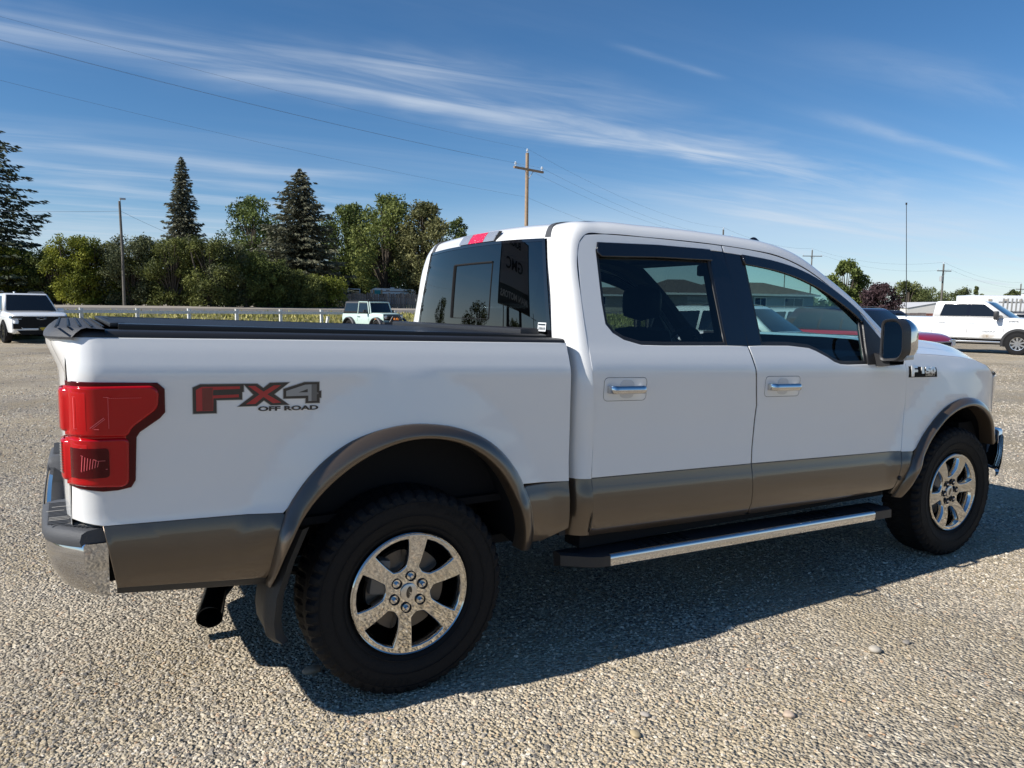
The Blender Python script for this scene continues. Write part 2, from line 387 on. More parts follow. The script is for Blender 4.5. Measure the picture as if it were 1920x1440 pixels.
BEDW = [(-1.140, 1.397), (.737, 1.409), (.742, 1.28), (.750, 1.05), (.748, .809)]+[tuple(p) for p in FOa[::-1] if p[1] > .8][0:]+[(-.495, .7925), (-1.056, .797), (-1.1405, .815)]
BEDW = BEDW+LAMP[::-1]
def bed(s):
    b = sheet('bed_side', BEDW, [], WHITE, T, step=.03, side=s)
    if s < 0: b['label'] = 'white right bed side with off-road decal'
    fr = [(x, z) for x, z in FOa[:12] if .56 < z < .79]
    sheet('lower_panel', [(-1.056, .793), (-.497, .7885)]+fr[::-1]+[(-.550, .552), (-1.022, .59)], [], BROWN, b, side=s)
    fr = [(x, z) for x, z in FOa[-14:] if .56 < z < .80]
    sheet('lower_panel', [(.745, .805), (.742, .60), (.62, .553), (.572, .553)]+fr[::-1]+[(.517, .803)], [], BROWN, b, side=s)
    sheet('lower_strip', [(-1.022, .588), (-.55, .550), (-.548, .520), (-1.022, .565)], [], BLACK, b, side=s, off=-.006)
    # rear end post of the bed beside the tailgate
    mb = MB(); rows = []
    for zr in np.linspace(.60, 1.395, 14):
        rows.append([(-1.1445, s*(float(HW(-1.1445, zr))), zr-RK*-1.14), (-1.148, s*.86, zr+.032), (-1.146, s*.805, zr+.032), (-1.12, s*.800, zr+.032)])
    mb.grid(rows).build('rear_post', WHITE, b)
    flare('wheel_arch_flare', FOa, FIa, b, s)
    liner('wheel_well', FIa, b, s)
    # bed rail cap
    mb = MB(); rows = []
    sec = [(-.012, -.013), (-.004, -.011), (-.003, .001), (-.004, .009), (-.009, .017), (-.020, .022), (-.05, .024), (-.13, .025), (-.14, .0)]
    for x in list(np.linspace(.735, -1.0, 30))+[-1.04, -1.07, -1.095, -1.115, -1.13, -1.142]:
        z0 = 1.400+.006*(x+1)/1.7; row = []
        for dw, dz in sec: row.append((x, s*(float(HW(x, z0))+dw), z0+dz-RK*x))
        rows.append(row)
    mb.grid(rows).build('bed_rail_cap', BLACK, b, angle=40)
both(bed)

# ---- doors
RD = [(.876, 1.813), (.895, 1.863), (.935, 1.903), (1.05, 1.916), (1.303, 1.922), (1.531, 1.923), (1.795, 1.922), (1.797, 1.889), (1.706, 1.889)]
RWIN = [(1.706, 1.889), (1.694, 1.893), (1.351, 1.887), (1.04, 1.874), (1.000, 1.860), (.984, 1.836), (.970, 1.596), (.972, 1.50), (1.004, 1.461), (1.061, 1.431), (1.158, 1.409), (1.30, 1.408), (1.710, 1.414)]
RDOOR = fillet(RD[:3], 0)+RD[3:]+RWIN[1:]+[(1.846, 1.413), (1.872, 1.297), (1.897, 1.113), (1.877, .812), (.873, .810), (.878, .922), (.868, 1.10), (.857, 1.282), (.854, 1.328), (.854, 1.467), (.858, 1.608)]
def vgap(z): return float(np.interp(z, [.53, .81, 1.113, 1.297, 1.416, 1.651, 1.923], [1.876, 1.876, 1.900, 1.874, 1.848, 1.82, 1.797]))
FTOP = [(1.80, 1.922), (1.976, 1.917), (2.213, 1.898), (2.411, 1.844), (2.603, 1.746), (2.809, 1.619), (2.948, 1.501), (3.085, 1.385)]
FTa = arc(FTOP, 30)
FWIN = [(1.945, 1.417), (2.156, 1.419), (2.307, 1.409), (2.357, 1.395), (2.444, 1.361), (2.489, 1.338), (2.538, 1.325), (2.60, 1.322), (2.772, 1.325), (2.93, 1.327), (2.945, 1.46), (2.811, 1.592), (2.755, 1.651), (2.55, 1.764), (2.353, 1.835), (2.152, 1.867), (1.934, 1.880)]
FDOOR = [(1.854, 1.413)]+FWIN[:9]+[(2.93, 1.327), (2.945, 1.46)]+FWIN[11:]+[(1.804, 1.887)]+[tuple(p) for p in FTa]+[(3.119, 1.335), (3.140, 1.20), (3.147, 1.08), (3.130, .95), (3.107, .811), (1.884, .8125), (1.905, 1.113), (1.880, 1.297)]
def shrink(p, d): P = np.array(p, float); return [tuple(q) for q in offset_poly(P, -d)]
def doors(s):
    rd = sheet('rear_door', shrink(RDOOR, .0035), [], WHITE, T, step=.045, side=s)
    fd = sheet('front_door', shrink(FDOOR, .0035), [], WHITE, T, step=.045, side=s)
    sheet('lower_panel', [(.873, .807), (1.874, .809), (1.872, .56), (1.86, .545), (1.336, .541), (.874, .545)], [], BROWN, rd, side=s)
    sheet('lower_panel', [(1.881, .8095), (3.104, .808), (3.062, .60), (3.04, .590), (2.4, .557), (1.90, .545), (1.881, .56)], [], BROWN, fd, side=s)
    # black window frames, pillar appliques, glass, rain visors
    rreg = [(1.700, 1.890)]+RWIN[1:]
    rgl = shrink(rreg, .014)
    sheet('window_frame', shrink(rreg, -.004), [rgl], BLACK, rd, off=-.006, step=.06, side=s)
    sheet('window_glass', shrink(rgl, -.006), [], GL_REAR if True else None, rd, off=-.012, depth=.004, step=.08, side=s)
    sheet('pillar_trim', [(1.702, 1.887), (1.794, 1.887), (1.843, 1.416), (1.708, 1.417)], [], GLOSSBLACK, rd, off=-.002, step=.08, side=s)
    sheet('pillar_trim', [(1.806, 1.885), (1.934, 1.882), (1.948, 1.420), (1.857, 1.416)], [], GLOSSBLACK, fd, off=-.002, step=.08, side=s)
    freg = FWIN[:8]+[(2.772, 1.325), (2.808, 1.590)]+FWIN[12:]
    fgl = shrink(freg, .016)
    sheet('window_frame', shrink(freg, -.004), [fgl], BLACK, fd, off=-.006, step=.06, side=s)
    sheet('window_glass', shrink(fgl, -.006), [], GL_FRONT, fd, off=-.012, depth=.004, step=.08, side=s)
    sheet('mirror_sail', [(2.774, 1.325), (2.93, 1.328), (2.945, 1.46), (2.815, 1.586)], [], BLACK, fd, off=.006, step=.08, side=s)
    sheet('rain_visor', [(1.000, 1.868), (1.35, 1.884), (1.695, 1.889), (1.697, 1.842), (1.35, 1.832), (1.005, 1.812), (.990, 1.83)], [], GLOSSBLACK, rd, off=.014, depth=.02, step=.05, bev=.006, side=s)
    top = [tuple(p) for p in arc([(1.936, 1.878), (2.152, 1.866), (2.353, 1.833), (2.55, 1.762), (2.755, 1.647), (2.806, 1.590)], 20)]
    low = [tuple(p) for p in arc([(2.79, 1.566), (2.74, 1.612), (2.53, 1.724), (2.34, 1.788), (2.15, 1.822), (1.939, 1.838)], 20)]
    sheet('rain_visor', top+low, [], GLOSSBLACK, fd, off=.014, depth=.02, step=.05, bev=.006, side=s)
    def seam(name, pts, o, off=-.0045, hw=.007):
        a = np.array(pts, float); d = np.gradient(a, axis=0); d /= np.linalg.norm(d, axis=1, keepdims=True)+1e-9; nrm = np.stack([-d[:, 1], d[:, 0]], 1)
        mb = MB(); mb.grid([[tuple(PT(p[0]+k*q[0], p[1]+k*q[1], off, s)) for k in (-hw, hw)] for p, q in zip(a, nrm)]); mb.build(name, GLOSSBLACK, o)
    # handles: shallow painted cup outline and a chrome grip
    for d, x0, x1, zc in ((rd, .928, 1.163, 1.209), (fd, 1.951, 2.203, 1.208)):
        cup = fillet([(x0, 1.160), (x1, 1.160), (x1, 1.258), (x0, 1.258)], .022)
        sheet('handle_bezel', cup, [], WHITE, d, off=.0012, depth=.006, bev=.0015, step=.05, side=s)
        seam('bezel_groove', resample(fillet([(x0-.004, 1.156), (x1+.004, 1.156), (x1+.004, 1.262), (x0-.004, 1.262)], .024)+[(x0-.004, 1.18)], .02, False), d, .0006, .0009)
        sheet('handle_recess', fillet([(x0+.085, 1.168), (x0+.165, 1.168), (x0+.165, 1.25), (x0+.085, 1.25)], .03), [], mat('shaded recess paint', (.62, .62, .62), .35, coat=.6), d, off=.004, depth=.004, bev=.001, side=s)  # flat plate; the shading of the recess is put into its grey colour
        mb = MB(); rows = []
        for t in np.linspace(0, 1, 22):
            x = x0+.014+(x1-x0-.03)*t; e = min(t, 1-t); bow = .034*min(1, (e/.1))**.5 if e > 0 else 0
            h = .0185 if e > .02 else .0175; row = []
            for a in np.linspace(0, 2*pi, 15):
                zz = zc+h*math.sin(a)*(1.0); ww = float(HW(x, zc))+.006+bow+.0105*math.cos(a); row.append((x, s*ww, zz-RK*x))
            rows.append(row)
        mb.grid(rows); n = 15; mb.f.append(tuple(range(n))); mb.f.append(tuple(range(21*n, 22*n))); mb.mi += [0, 0]
        mb.build('door_handle', CHROME, d, angle=50)
    # inner door cards
    sheet('door_card', [(.90, .62), (1.85, .62), (1.84, 1.405), (1.0, 1.40), (.90, 1.40)], [], CABIN, rd, off=-.07, depth=.03, step=.2, side=s)
    sheet('door_card', [(1.90, .62), (3.05, .66), (3.05, 1.31), (2.53, 1.31), (2.35, 1.385), (1.88, 1.405)], [], CABIN, fd, off=-.07, depth=.03, step=.2, side=s)
    sheet('pillar_cover', [(1.72, 1.40), (1.92, 1.40), (1.90, 1.89), (1.72, 1.89)], [], CABIN, rd, off=-.05, depth=.04, step=.2, side=s)
    seam('door_seam', resample([(.873, .545), (.872, .808), (.877, .922), (.867, 1.10), (.856, 1.282), (.853, 1.328), (.853, 1.467), (.857, 1.608), (.875, 1.813), (.894, 1.864), (.934, 1.905), (1.05, 1.918), (1.303, 1.924), (1.797, 1.925)]+[tuple(p) for p in FTa+np.array([0, .002])], .03, False), rd)
    seam('door_seam', resample([(1.876, .545), (1.879, .81), (1.902, 1.113), (1.877, 1.297), (1.850, 1.413), (1.825, 1.651), (1.800, 1.922)], .03, False), fd)
    seam('door_seam', resample([(3.066, .56), (3.109, .81), (3.132, .95), (3.150, 1.08), (3.122, 1.335), (3.098, 1.39)], .03, False), fd)
both(doors)

# ---- cab frame: door surround, rear corner, roof rail, windscreen pillar
KF = [  # zr, x of door edge ; glass-side point (x, y, zr) ; leaving direction
 ((.874, .545), (.765, -.80, .545), (-1, 0, 0)), ((.874, .70), (.765, -.80, .70), (-1, 0, 0)), ((.872, .808), (.765, -.80, .808), (-1, 0, 0)),
 ((.878, .922), (.765, -.80, .922), (-1, 0, 0)), ((.858, 1.282), (.765, -.80, 1.282), (-1, 0, 0)), ((.854, 1.40), (.775, -.775, 1.41), (-1, 0, 0)),
 ((.858, 1.608), (.800, -.705, 1.62), (-1, 0, 0)), ((.876, 1.813), (.815, -.660, 1.83), (-1, 0, .2)), ((.895, 1.863), (.825, -.645, 1.888), (-.8, .1, .6)),
 ((.935, 1.903), (.852, -.632, 1.943), (-.35, .2, .9)), ((1.05, 1.916), (1.01, -.612, 1.979), (0, .3, .95)), ((1.303, 1.922), (1.30, -.61, 1.992), (0, .3, .95)),
 ((1.797, 1.923), (1.80, -.61, 1.995), (0, .3, .95)), ((1.976, 1.917), (1.98, -.61, 1.992), (0, .3, .95)), ((2.213, 1.898), (2.20, -.61, 1.980), (.05, .3, .95)),
 ((2.411, 1.844), (2.37, -.625, 1.945), (.15, .3, .9)), ((2.603, 1.746), (2.57, -.675, 1.842), (.25, .3, .9)), ((2.809, 1.619), (2.78, -.73, 1.712), (.3, .3, .9)),
 ((2.948, 1.501), (2.93, -.765, 1.602), (.3, .3, .9)), ((3.085, 1.385), (3.12, -.80, 1.465), (.3, .3, .9))]
def crom(P, n):
    P = np.array(P, float); m = len(P); d = np.linalg.norm(np.diff(P[:, :3], axis=0), axis=1)+1e-6; T_ = np.concatenate([[0], np.cumsum(d)])
    tang = np.zeros_like(P)
    for i in range(m):
        if i == 0: tang[i] = (P[1]-P[0])/d[0]
        elif i == m-1: tang[i] = (P[-1]-P[-2])/d[-1]
        else: tang[i] = ((P[i]-P[i-1])/d[i-1]*d[i]+(P[i+1]-P[i])/d[i]*d[i-1])/(d[i-1]+d[i])
    out = []
    for i in range(m-1):
        for k in range(n):
            t = k/n; h = d[i]; out.append((2*t**3-3*t*t+1)*P[i]+(t**3-2*t*t+t)*h*tang[i]+(-2*t**3+3*t*t)*P[i+1]+(t**3-t*t)*h*tang[i+1])
    out.append(P[-1]); return np.array(out)
_k = []
for (x, zr), q, d in KF: _k.append((x, -float(HW(x, zr)), zr, *q, *d))
_k = crom(_k, 6)
def frame(s):
    lo, hi = MB(), MB(); rows = []
    for r in _k:
        p0, q, d = Vector(r[:3]), Vector(r[3:6]), Vector(r[6:]).normalized()
        L_ = (q-p0).length; back = p0+Vector((0, .03, 0)); c1 = p0+d*L_*.42; c2 = q+Vector((0, -1, 0))*L_*.42
        row = [tuple(back), tuple(p0+d*.002)]
        for t in np.linspace(.05, 1, 13): row.append(tuple(p0*(1-t)**3+c1*3*t*(1-t)**2+c2*3*t*t*(1-t)+q*t**3))
        rows.append([(a, s*-b, c-RK*a) for a, b, c in row])
    cut = 12
    lo.grid(rows[:cut+1]); lo.build('lower_corner', BROWN, CAB if s < 0 else CAB, angle=60)
    hi.grid(rows[cut:]); hi.build('door_surround', WHITE, CAB, angle=60)
def Qcurve(i0, i1): return [r[3:6] for r in _k[i0*6:i1*6+1]]
def cross(name, i0, i1, bulge, crown, m, parent, ny=16, e=.0, inner=None):
    Q = Qcurve(i0, i1); rows = []; n = len(Q)
    for i, q in enumerate(Q):
        t = i/(n-1); b = bulge(t); c = crown(t); row = []
        for u in np.linspace(-1, 1, 2*ny+1):
            k = 1-u*u; row.append((q[0]+b*k, q[1]*-u, q[2]+c*k-RK*q[0]+e))
        rows.append(row)
    return MB().grid(rows).build(name, m, parent, angle=60)
CAB = thing('cab', None, None); CAB.parent = T
both(frame)
lerp = lambda a, b, t: a+(b-a)*t
cross('roof', 8, 15, lambda t: -.035*(1-sstep(0, .12, t))+.10*sstep(.75, 1, t), lambda t: .012+.008*sstep(0, .15, t), WHITE, T)
def gpt(u, v, o=0.):     # rear glass: u across, v up, bowed in plan and slightly in height
    zr = 1.412+.474*v+.012*v*(1-u*u); x = .776+.471*(.045*v+.033*v*v)-.034*(1-abs(u)**2.6); return Vector((x-o, -u*(.774-.128*v), zr-RK*x))
RG = MB().grid([[tuple(gpt(u, v, .002)) for u in np.linspace(-1, 1, 49)] for v in np.linspace(0, 1, 24)]).build('rear_window', GL_BACK, T, angle=60)
cross('windshield', 15, 19, lambda t: .10+.13*t, lambda t: .01, GL_FRONT, T)
# cab back wall below the glass
_rows = []
for r in _k[0:31]: _rows.append([(r[3]-.0*(1-u*u), r[4]*-u, r[5]-RK*r[3]) for u in np.linspace(-1, 1, 9)])
MB().grid(_rows).build('back_wall', WHITE, CAB)
# roof ditch mouldings
for s in (-1, 1):
    pts = [(q[0], s*abs(q[1])*1.004, q[2]+.004-RK*q[0]) for q in Qcurve(8, 15)]
    mb = MB(); rows = []
    for i, p in enumerate(pts):
        hw = .013 if i > 10 else .013+.012*(1-i/10); rows.append([(p[0], p[1]+s*hw, p[2]-.012), (p[0], p[1]+s*hw, p[2]+.002), (p[0], p[1]-s*hw, p[2]+.003), (p[0], p[1]-s*hw, p[2]-.01)])
    mb.grid(rows).build('ditch_moulding', GREYPL, CAB, angle=30)
# inner roof lining, floor, firewall
rows = [[(q[0]+.03, q[1]*-.97*u, q[2]-.05-RK*q[0]) for u in np.linspace(-1, 1, 7)] for q in Qcurve(9, 15)]
MB().grid(rows).build('headliner', CABIN, CAB)
mb = MB(); mb.box((2.0, 0, .545), (2.5, 1.80, .05)); mb.box((3.28, 0, .95), (.06, 1.66, .86)); mb.build('cabin_floor', CABIN, CAB)
for s in (-1, 1):          # inner faces of the corner and windscreen pillars
    mb = MB(); rows = []
    for r in _k[30:]:
        p0, q = Vector(r[:3]), Vector(r[3:6]); rows.append([(p.x, s*-p.y, p.z-RK*p.x) for p in (p0+Vector((.02, .045, -.01)), (p0+q)/2+Vector((.03, .06, -.035)), q+Vector((.02, .012, -.015)))])
    mb.grid(rows).build('pillar_lining', CABIN, CAB)
# rear window details
def rg(y, zr, off=.004):
    v = (zr-1.412)/.474; return gpt(-y/(.774-.128*v), v, off+.002)
mb = MB()
for a, b, r_ in (((.22, 1.50), (.22, 1.785), .0095), ((.22, 1.785), (-.22, 1.785), .0065), ((-.22, 1.785), (-.22, 1.50), .0035), ((-.22, 1.50), (.22, 1.50), .0022)):
    mb.tube([rg(a[0]+(b[0]-a[0])*t, a[1]+(b[1]-a[1])*t, .0) for t in np.linspace(0, 1, 5)], r_, 6)
mb.build('sliding_frame', DARK, RG)
mb = MB(); P = [rg(y, z, .002) for y, z in ((-.668, 1.455), (-.728, 1.455), (-.728, 1.495), (-.668, 1.495))]; mb.add(P, [(0, 1, 2, 3)]); mb.build('sticker', mat('sticker paper', (.75, .78, .8), .6), RG)
mb = MB(); P = [rg(y, z, .003) for y, z in ((-.672, 1.482), (-.724, 1.482), (-.724, 1.490), (-.672, 1.490))]; mb.add(P, [(0, 1, 2, 3)])
for k in range(5): mb.add([rg(y, z, .003) for y, z in ((-.676-.01*k, 1.462), (-.682-.01*k, 1.462), (-.682-.01*k, 1.474), (-.676-.01*k, 1.474))], [(0, 1, 2, 3)])
mb.build('sticker_print', mat('print ink', (.02, .03, .04), .6), RG)
# black ceramic band round the rear glass
for u0, u1 in ((-1.006, -.972), (.972, 1.006)): MB().grid([[tuple(gpt(u, v, .0045)) for u in (u0, u1)] for v in np.linspace(0, 1, 24)]).build('glass_border', GLOSSBLACK, RG)
MB().grid([[tuple(gpt(u, v, .0045)) for u in np.linspace(-1, 1, 49)] for v in (.972, 1.004)]).build('glass_border', GLOSSBLACK, RG)
# third brake light in the roof edge
t3 = thing('third_brake_light', None, None); t3.parent = T
def roofedge(y, t):  # lies on the rear roof curve
    q0, q1 = np.array(_k[48][3:6]), np.array(_k[54][3:6]); q = q0+(q1-q0)*t
    return Vector((q[0]-.035*(1-(y/.645)**2)*(1-.2*t), y, q[2]+.017-RK*q[0]))
def lamp_strip(name, y0, y1, m, o):
    mb = MB(); rows = []
    for y in np.linspace(y0, y1, 8):
        a, m_, b = roofedge(y, -.04), roofedge(y, .45), roofedge(y, .95); n = Vector((-1, 0, .25)); rows.append([a+Vector((.008, 0, 0)), a+n*(o*.7), m_+n*(o*.8), b+n*(o*.55), b+Vector((.012, 0, .001))])
    mb.grid(rows); mb.f.append((0, 1, 2, 3, 4)); mb.f.append(tuple(range(35, 40))); mb.mi += [0, 0]; return mb.build(name, m, t3, angle=30)
lamp_strip('lamp_housing', -.196, .205, BLACK, .010); lamp_strip('red_lens', -.085, .085, mat('bright red lens', (.72, .01, .05), .2, coat=.8, bump=(120, .7)), .0165)
lamp_strip('clear_lens', -.195, -.087, CLEARLENS, .0165); lamp_strip('clear_lens', .087, .203, CLEARLENS, .0165)
mb = MB(); mb.grid([[(2.325+.045*t-.02*h, -.53+y*(1-.6*h), 1.913+.048*h*(1-.45*t*t)) for t in np.linspace(-1, 1, 9)] for y, h in ((-.022, 0), (-.018, .6), (0, 1), (.018, .6), (.022, 0))])
mb.build('roof_fin', GLOSSBLACK, T)
# ---- front fenders, hood, front end
def fender(s):
    up = [(3.124, 1.335), (3.152, 1.08), (3.134, .95), (3.112, .811), (3.195, .811)]
    a = [tuple(p) for p in GOa if p[1] > .80]
    poly = [(3.10, 1.386), (3.45, 1.378), (3.72, 1.365), (3.86, 1.348), (3.97, 1.318), (4.06, 1.262), (4.13, 1.215), (4.155, 1.10), (4.19, .98), (4.20, .86)][::-1]
    out = up+[p for p in a if p[0] > 3.21]+poly
    f = sheet('front_fender', out, [], WHITE, T, step=.04, side=s)
    fr = [(x, z) for x, z in GOa if .55 < z < .80 and x < 3.4]
    sheet('lower_panel', [(3.110, .807), (3.190, .807)]+[p for p in fr[::-1]]+[(3.10, .545), (3.066, .56)], [], BROWN, f, side=s)
    flare('wheel_arch_flare', GOa, GIa, f, s); liner('wheel_well', GIa, f, s)
    mb = MB(); p = PT(3.085, .655, .004, s); mb.lathe([(0, -.006), (.011, -.006), (.0135, 0), (.0135, .006)], 16, 'Y', p); mb.build('plug', BLACK, f)
    # head lamp on the fender corner
    sheet('headlight', fillet([(4.075, 1.250), (4.40, 1.235), (4.40, 1.02), (4.168, 1.01)], .02), [], CLEARLENS, T, off=.004, step=.05, side=s)
both(fender)
def hoodrow(x):
    t = (x-3.10)/1.25; zf = float(np.interp(x, [3.10, 3.45, 3.72, 3.86, 3.97, 4.06, 4.18, 4.35], [1.388, 1.380, 1.367, 1.350, 1.322, 1.285, 1.262, 1.235]))
    zc = float(np.interp(x, [3.10, 3.3, 3.69, 3.915, 4.084, 4.236, 4.305, 4.36], [1.448, 1.462, 1.463, 1.447, 1.424, 1.378, 1.345, 1.285]))
    w = float(HW(x, zf)); row = []
    for u in np.linspace(-1, 1, 41):
        a = abs(u)
        z = zf+(zc-zf)*float(sstep(1.0, .62, a))*.92+(zc-zf)*.08*float(sstep(.62, .4, a))+.014*float(sstep(1, .93, a))
        row.append((x+.14*(1-a*a)*t, -u*(w-.004), z-RK*x+.003))
    return row
MB().grid([hoodrow(x) for x in np.linspace(3.10, 4.36, 40)]).build('hood', WHITE, T, angle=70)
# cowl between hood and windscreen
MB().grid([[(3.10+.02+.23*(1-u*u), -.82*u, 1.40+.05*(1-u*u)-RK*3.1) for u in np.linspace(-1, 1, 9)], [(3.10+.14*0+.02, -.93*u, 1.375-RK*3.1) for u in np.linspace(-1, 1, 9)]]).build('cowl', BLACK, T)
# grille and front face
def face(x0, z0, z1, name, m, w, n=21, k=.30):
    return MB().grid([[(x0+.0-k*abs(u)**2.4, -w*u, z) for u in np.linspace(-1, 1, n)] for z in np.linspace(z0, z1, 4)]).build(name, m, T)
gr = face(4.50, .86, 1.17, 'grille', GLOSSBLACK, .62, k=.10)
mb = MB()
for z in (.90, 1.01, 1.12): mb.grid([[(4.515-.10*abs(u)**2.4+dx, -.62*u, z+dz) for u in np.linspace(-1, 1, 15)] for dx, dz in ((0, -.02), (.012, -.01), (.012, .01), (0, .02))])
mb.build('grille_bar', CHROME, gr)
face(4.46, .60, 1.20, 'front_panel', WHITE, .80, k=.30)
mb = MB(); rows = []
for zr, dx in ((.86, -.05), (.868, -.01), (.85, .012), (.76, .016), (.68, .008), (.60, -.02), (.585, -.06)):
    row = []
    for u in np.linspace(-1, 1, 41):
        a = abs(u); x = 4.62-.24*a**2.6-.18*max(0, a-.86)/.14*a; y = .990*u; row.append((x+dx, -y, zr-RK*4.2+.0))
    rows.append(row)
FB = mb.grid(rows).build('front_bumper', CHROME, T)
MB().grid([[(4.50-.26*abs(u)**2.6, -.74*u, z) for u in np.linspace(-1, 1, 21)] for z in (.33, .47)]).build('air_dam', BLACK, FB)
MB().box((4.05, -.80, .62), (.35, .16, .42)).box((4.05, .80, .62), (.35, .16, .42)).build_each('bumper_support', DARK, FB)
# ---- door mirrors
def mirror(s):
    m = thing('door_mirror', None, None); m.parent = T
    def sec(x, k, dz=0): # rounded outline in (y,z)
        P = fillet([(-1.010, 1.262), (-1.010, 1.500), (-1.098, 1.510), (-1.143, 1.462), (-1.148, 1.318), (-1.120, 1.274)], [.03, .03, .04, .04, .04, .04], 4)
        c = np.mean(P, 0); return [(x+.05, s*-(c[0]+(p[0]-c[0])*k), c[1]+(p[1]-c[1])*k+dz) for p in P]
    def closed(rows): return [r+[r[0]] for r in rows]
    mb = MB(); mb.grid(closed([sec(2.775, .86), sec(2.768, .90), sec(2.766, .965), sec(2.775, 1.0), sec(2.83, 1.0), sec(2.845, .99)])); mb.build('mirror_housing', BLACK, m, angle=50)
    mb = MB(); mb.grid(closed([sec(2.842, 1.0), sec(2.845, 1.012), sec(2.885, .985), sec(2.92, .86), sec(2.938, .62), sec(2.943, .2)])); mb.build('mirror_cap', CHROME, m, angle=50)
    mb = MB(); P = sec(2.778, .87); mb.add(P, [tuple(range(len(P)))]); mb.build('mirror_glass', MIRROR, m)
    mb = MB(); mb.bevbox((2.905, s*1.08, 1.292), (.07, .12, .028), .008); mb.build('turn_signal', mat('frosted lens', (.5, .5, .47), .25, coat=.6), m)
    mb = MB(); mb.grid(closed([[(x0, s*y, z) for x0, z in ((2.84, z0), (2.84, z1), (2.97, z1), (2.97, z0))] for y, z0, z1 in ((.955, 1.235, 1.31), (1.0, 1.236, 1.30), (1.06, 1.247, 1.29))])); mb.build('mirror_arm', BLACK, m)
both(mirror)
mb = MB(); mb.tube([(3.385, -.80, 1.29), (3.385, -.80, 1.315)], .016, 12); mb.tube([(3.383, -.80, 1.315), (3.345, -.80, 1.75), (3.300, -.80, 2.195)], [.0032, .0025, .0020], 6); mb.tube([(3.300, -.80, 2.19), (3.299, -.80, 2.203)], .005, 8)
mb.build('antenna', BLACK, T)
# ---- running boards
def board(s):
    b = thing('running_board', None, None); b.parent = T
    def zz(x): return .452-.018*x
    mb = MB(); rows = []
    sec = [(-.87, -.005), (-.88, .008), (-1.005, .004), (-1.022, -.003), (-1.024, -.045), (-1.0, -.060), (-.88, -.06), (-.87, -.005)]
    for x in np.linspace(.93, 2.84, 20): rows.append([(x, s*-y, zz(x)+z) for y, z in sec])
    mb.grid(rows).build('step_tread', BLACK, b, angle=25)
    mb = MB()
    for x in np.arange(1.0, 2.78, .055):
        if abs(x-1.32) < .16 or abs(x-2.42) < .16: mb.bevbox((x, s*.955, zz(x)+.008), (.034, .085, .006), .002)
    mb.build_each('grip_rib', RUBBER, b)
    mb = MB(); mb.grid([[(x, s*-y, zz(x)+z) for y, z in ((-1.012, .0045), (-1.024, .002), (-1.030, -.006), (-1.030, -.046), (-1.024, -.053))] for x in np.linspace(.945, 2.84, 20)]); mb.build('chrome_strip', CHROME, b, angle=50)
    for xa, xb, xt in ((.945, .74, .80), (2.84, 2.985, 2.985)):
        mb = MB(); r2 = []
        for t in np.linspace(0, 1, 5):
            x = xa+(xb-xa)*t; pull = .10*max(0, t-.35)/.65 if xa < 1 else 0
            r2.append([(x, s*-(max(y, -1.034+0*x)+(pull if y < -.95 else 0)), zz(x)+z+(.004 if y < -.95 else 0)) for y, z in [(-.87, -.004), (-.88, .008), (-1.01, .006), (-1.030, -.004), (-1.032, -.05), (-1.0, -.062), (-.88, -.062), (-.87, -.004)]])
        mb.grid(r2); mb.f.append(tuple(range(7))); mb.f.append(tuple(range(32, 39))); mb.mi += [0, 0]; mb.build('end_cap', BLACK, b, angle=30)
    mb = MB()
    for x in (1.05, 1.9, 2.7): mb.box((x, s*.80, .47), (.06, .22, .04))
    mb.build_each('bracket', DARK, b)
both(board)
# rocker below the doors
for s in (-1, 1): MB().box((1.95, s*.86, .497), (2.2, .12, .09)).build('rocker', DARK, CAB)
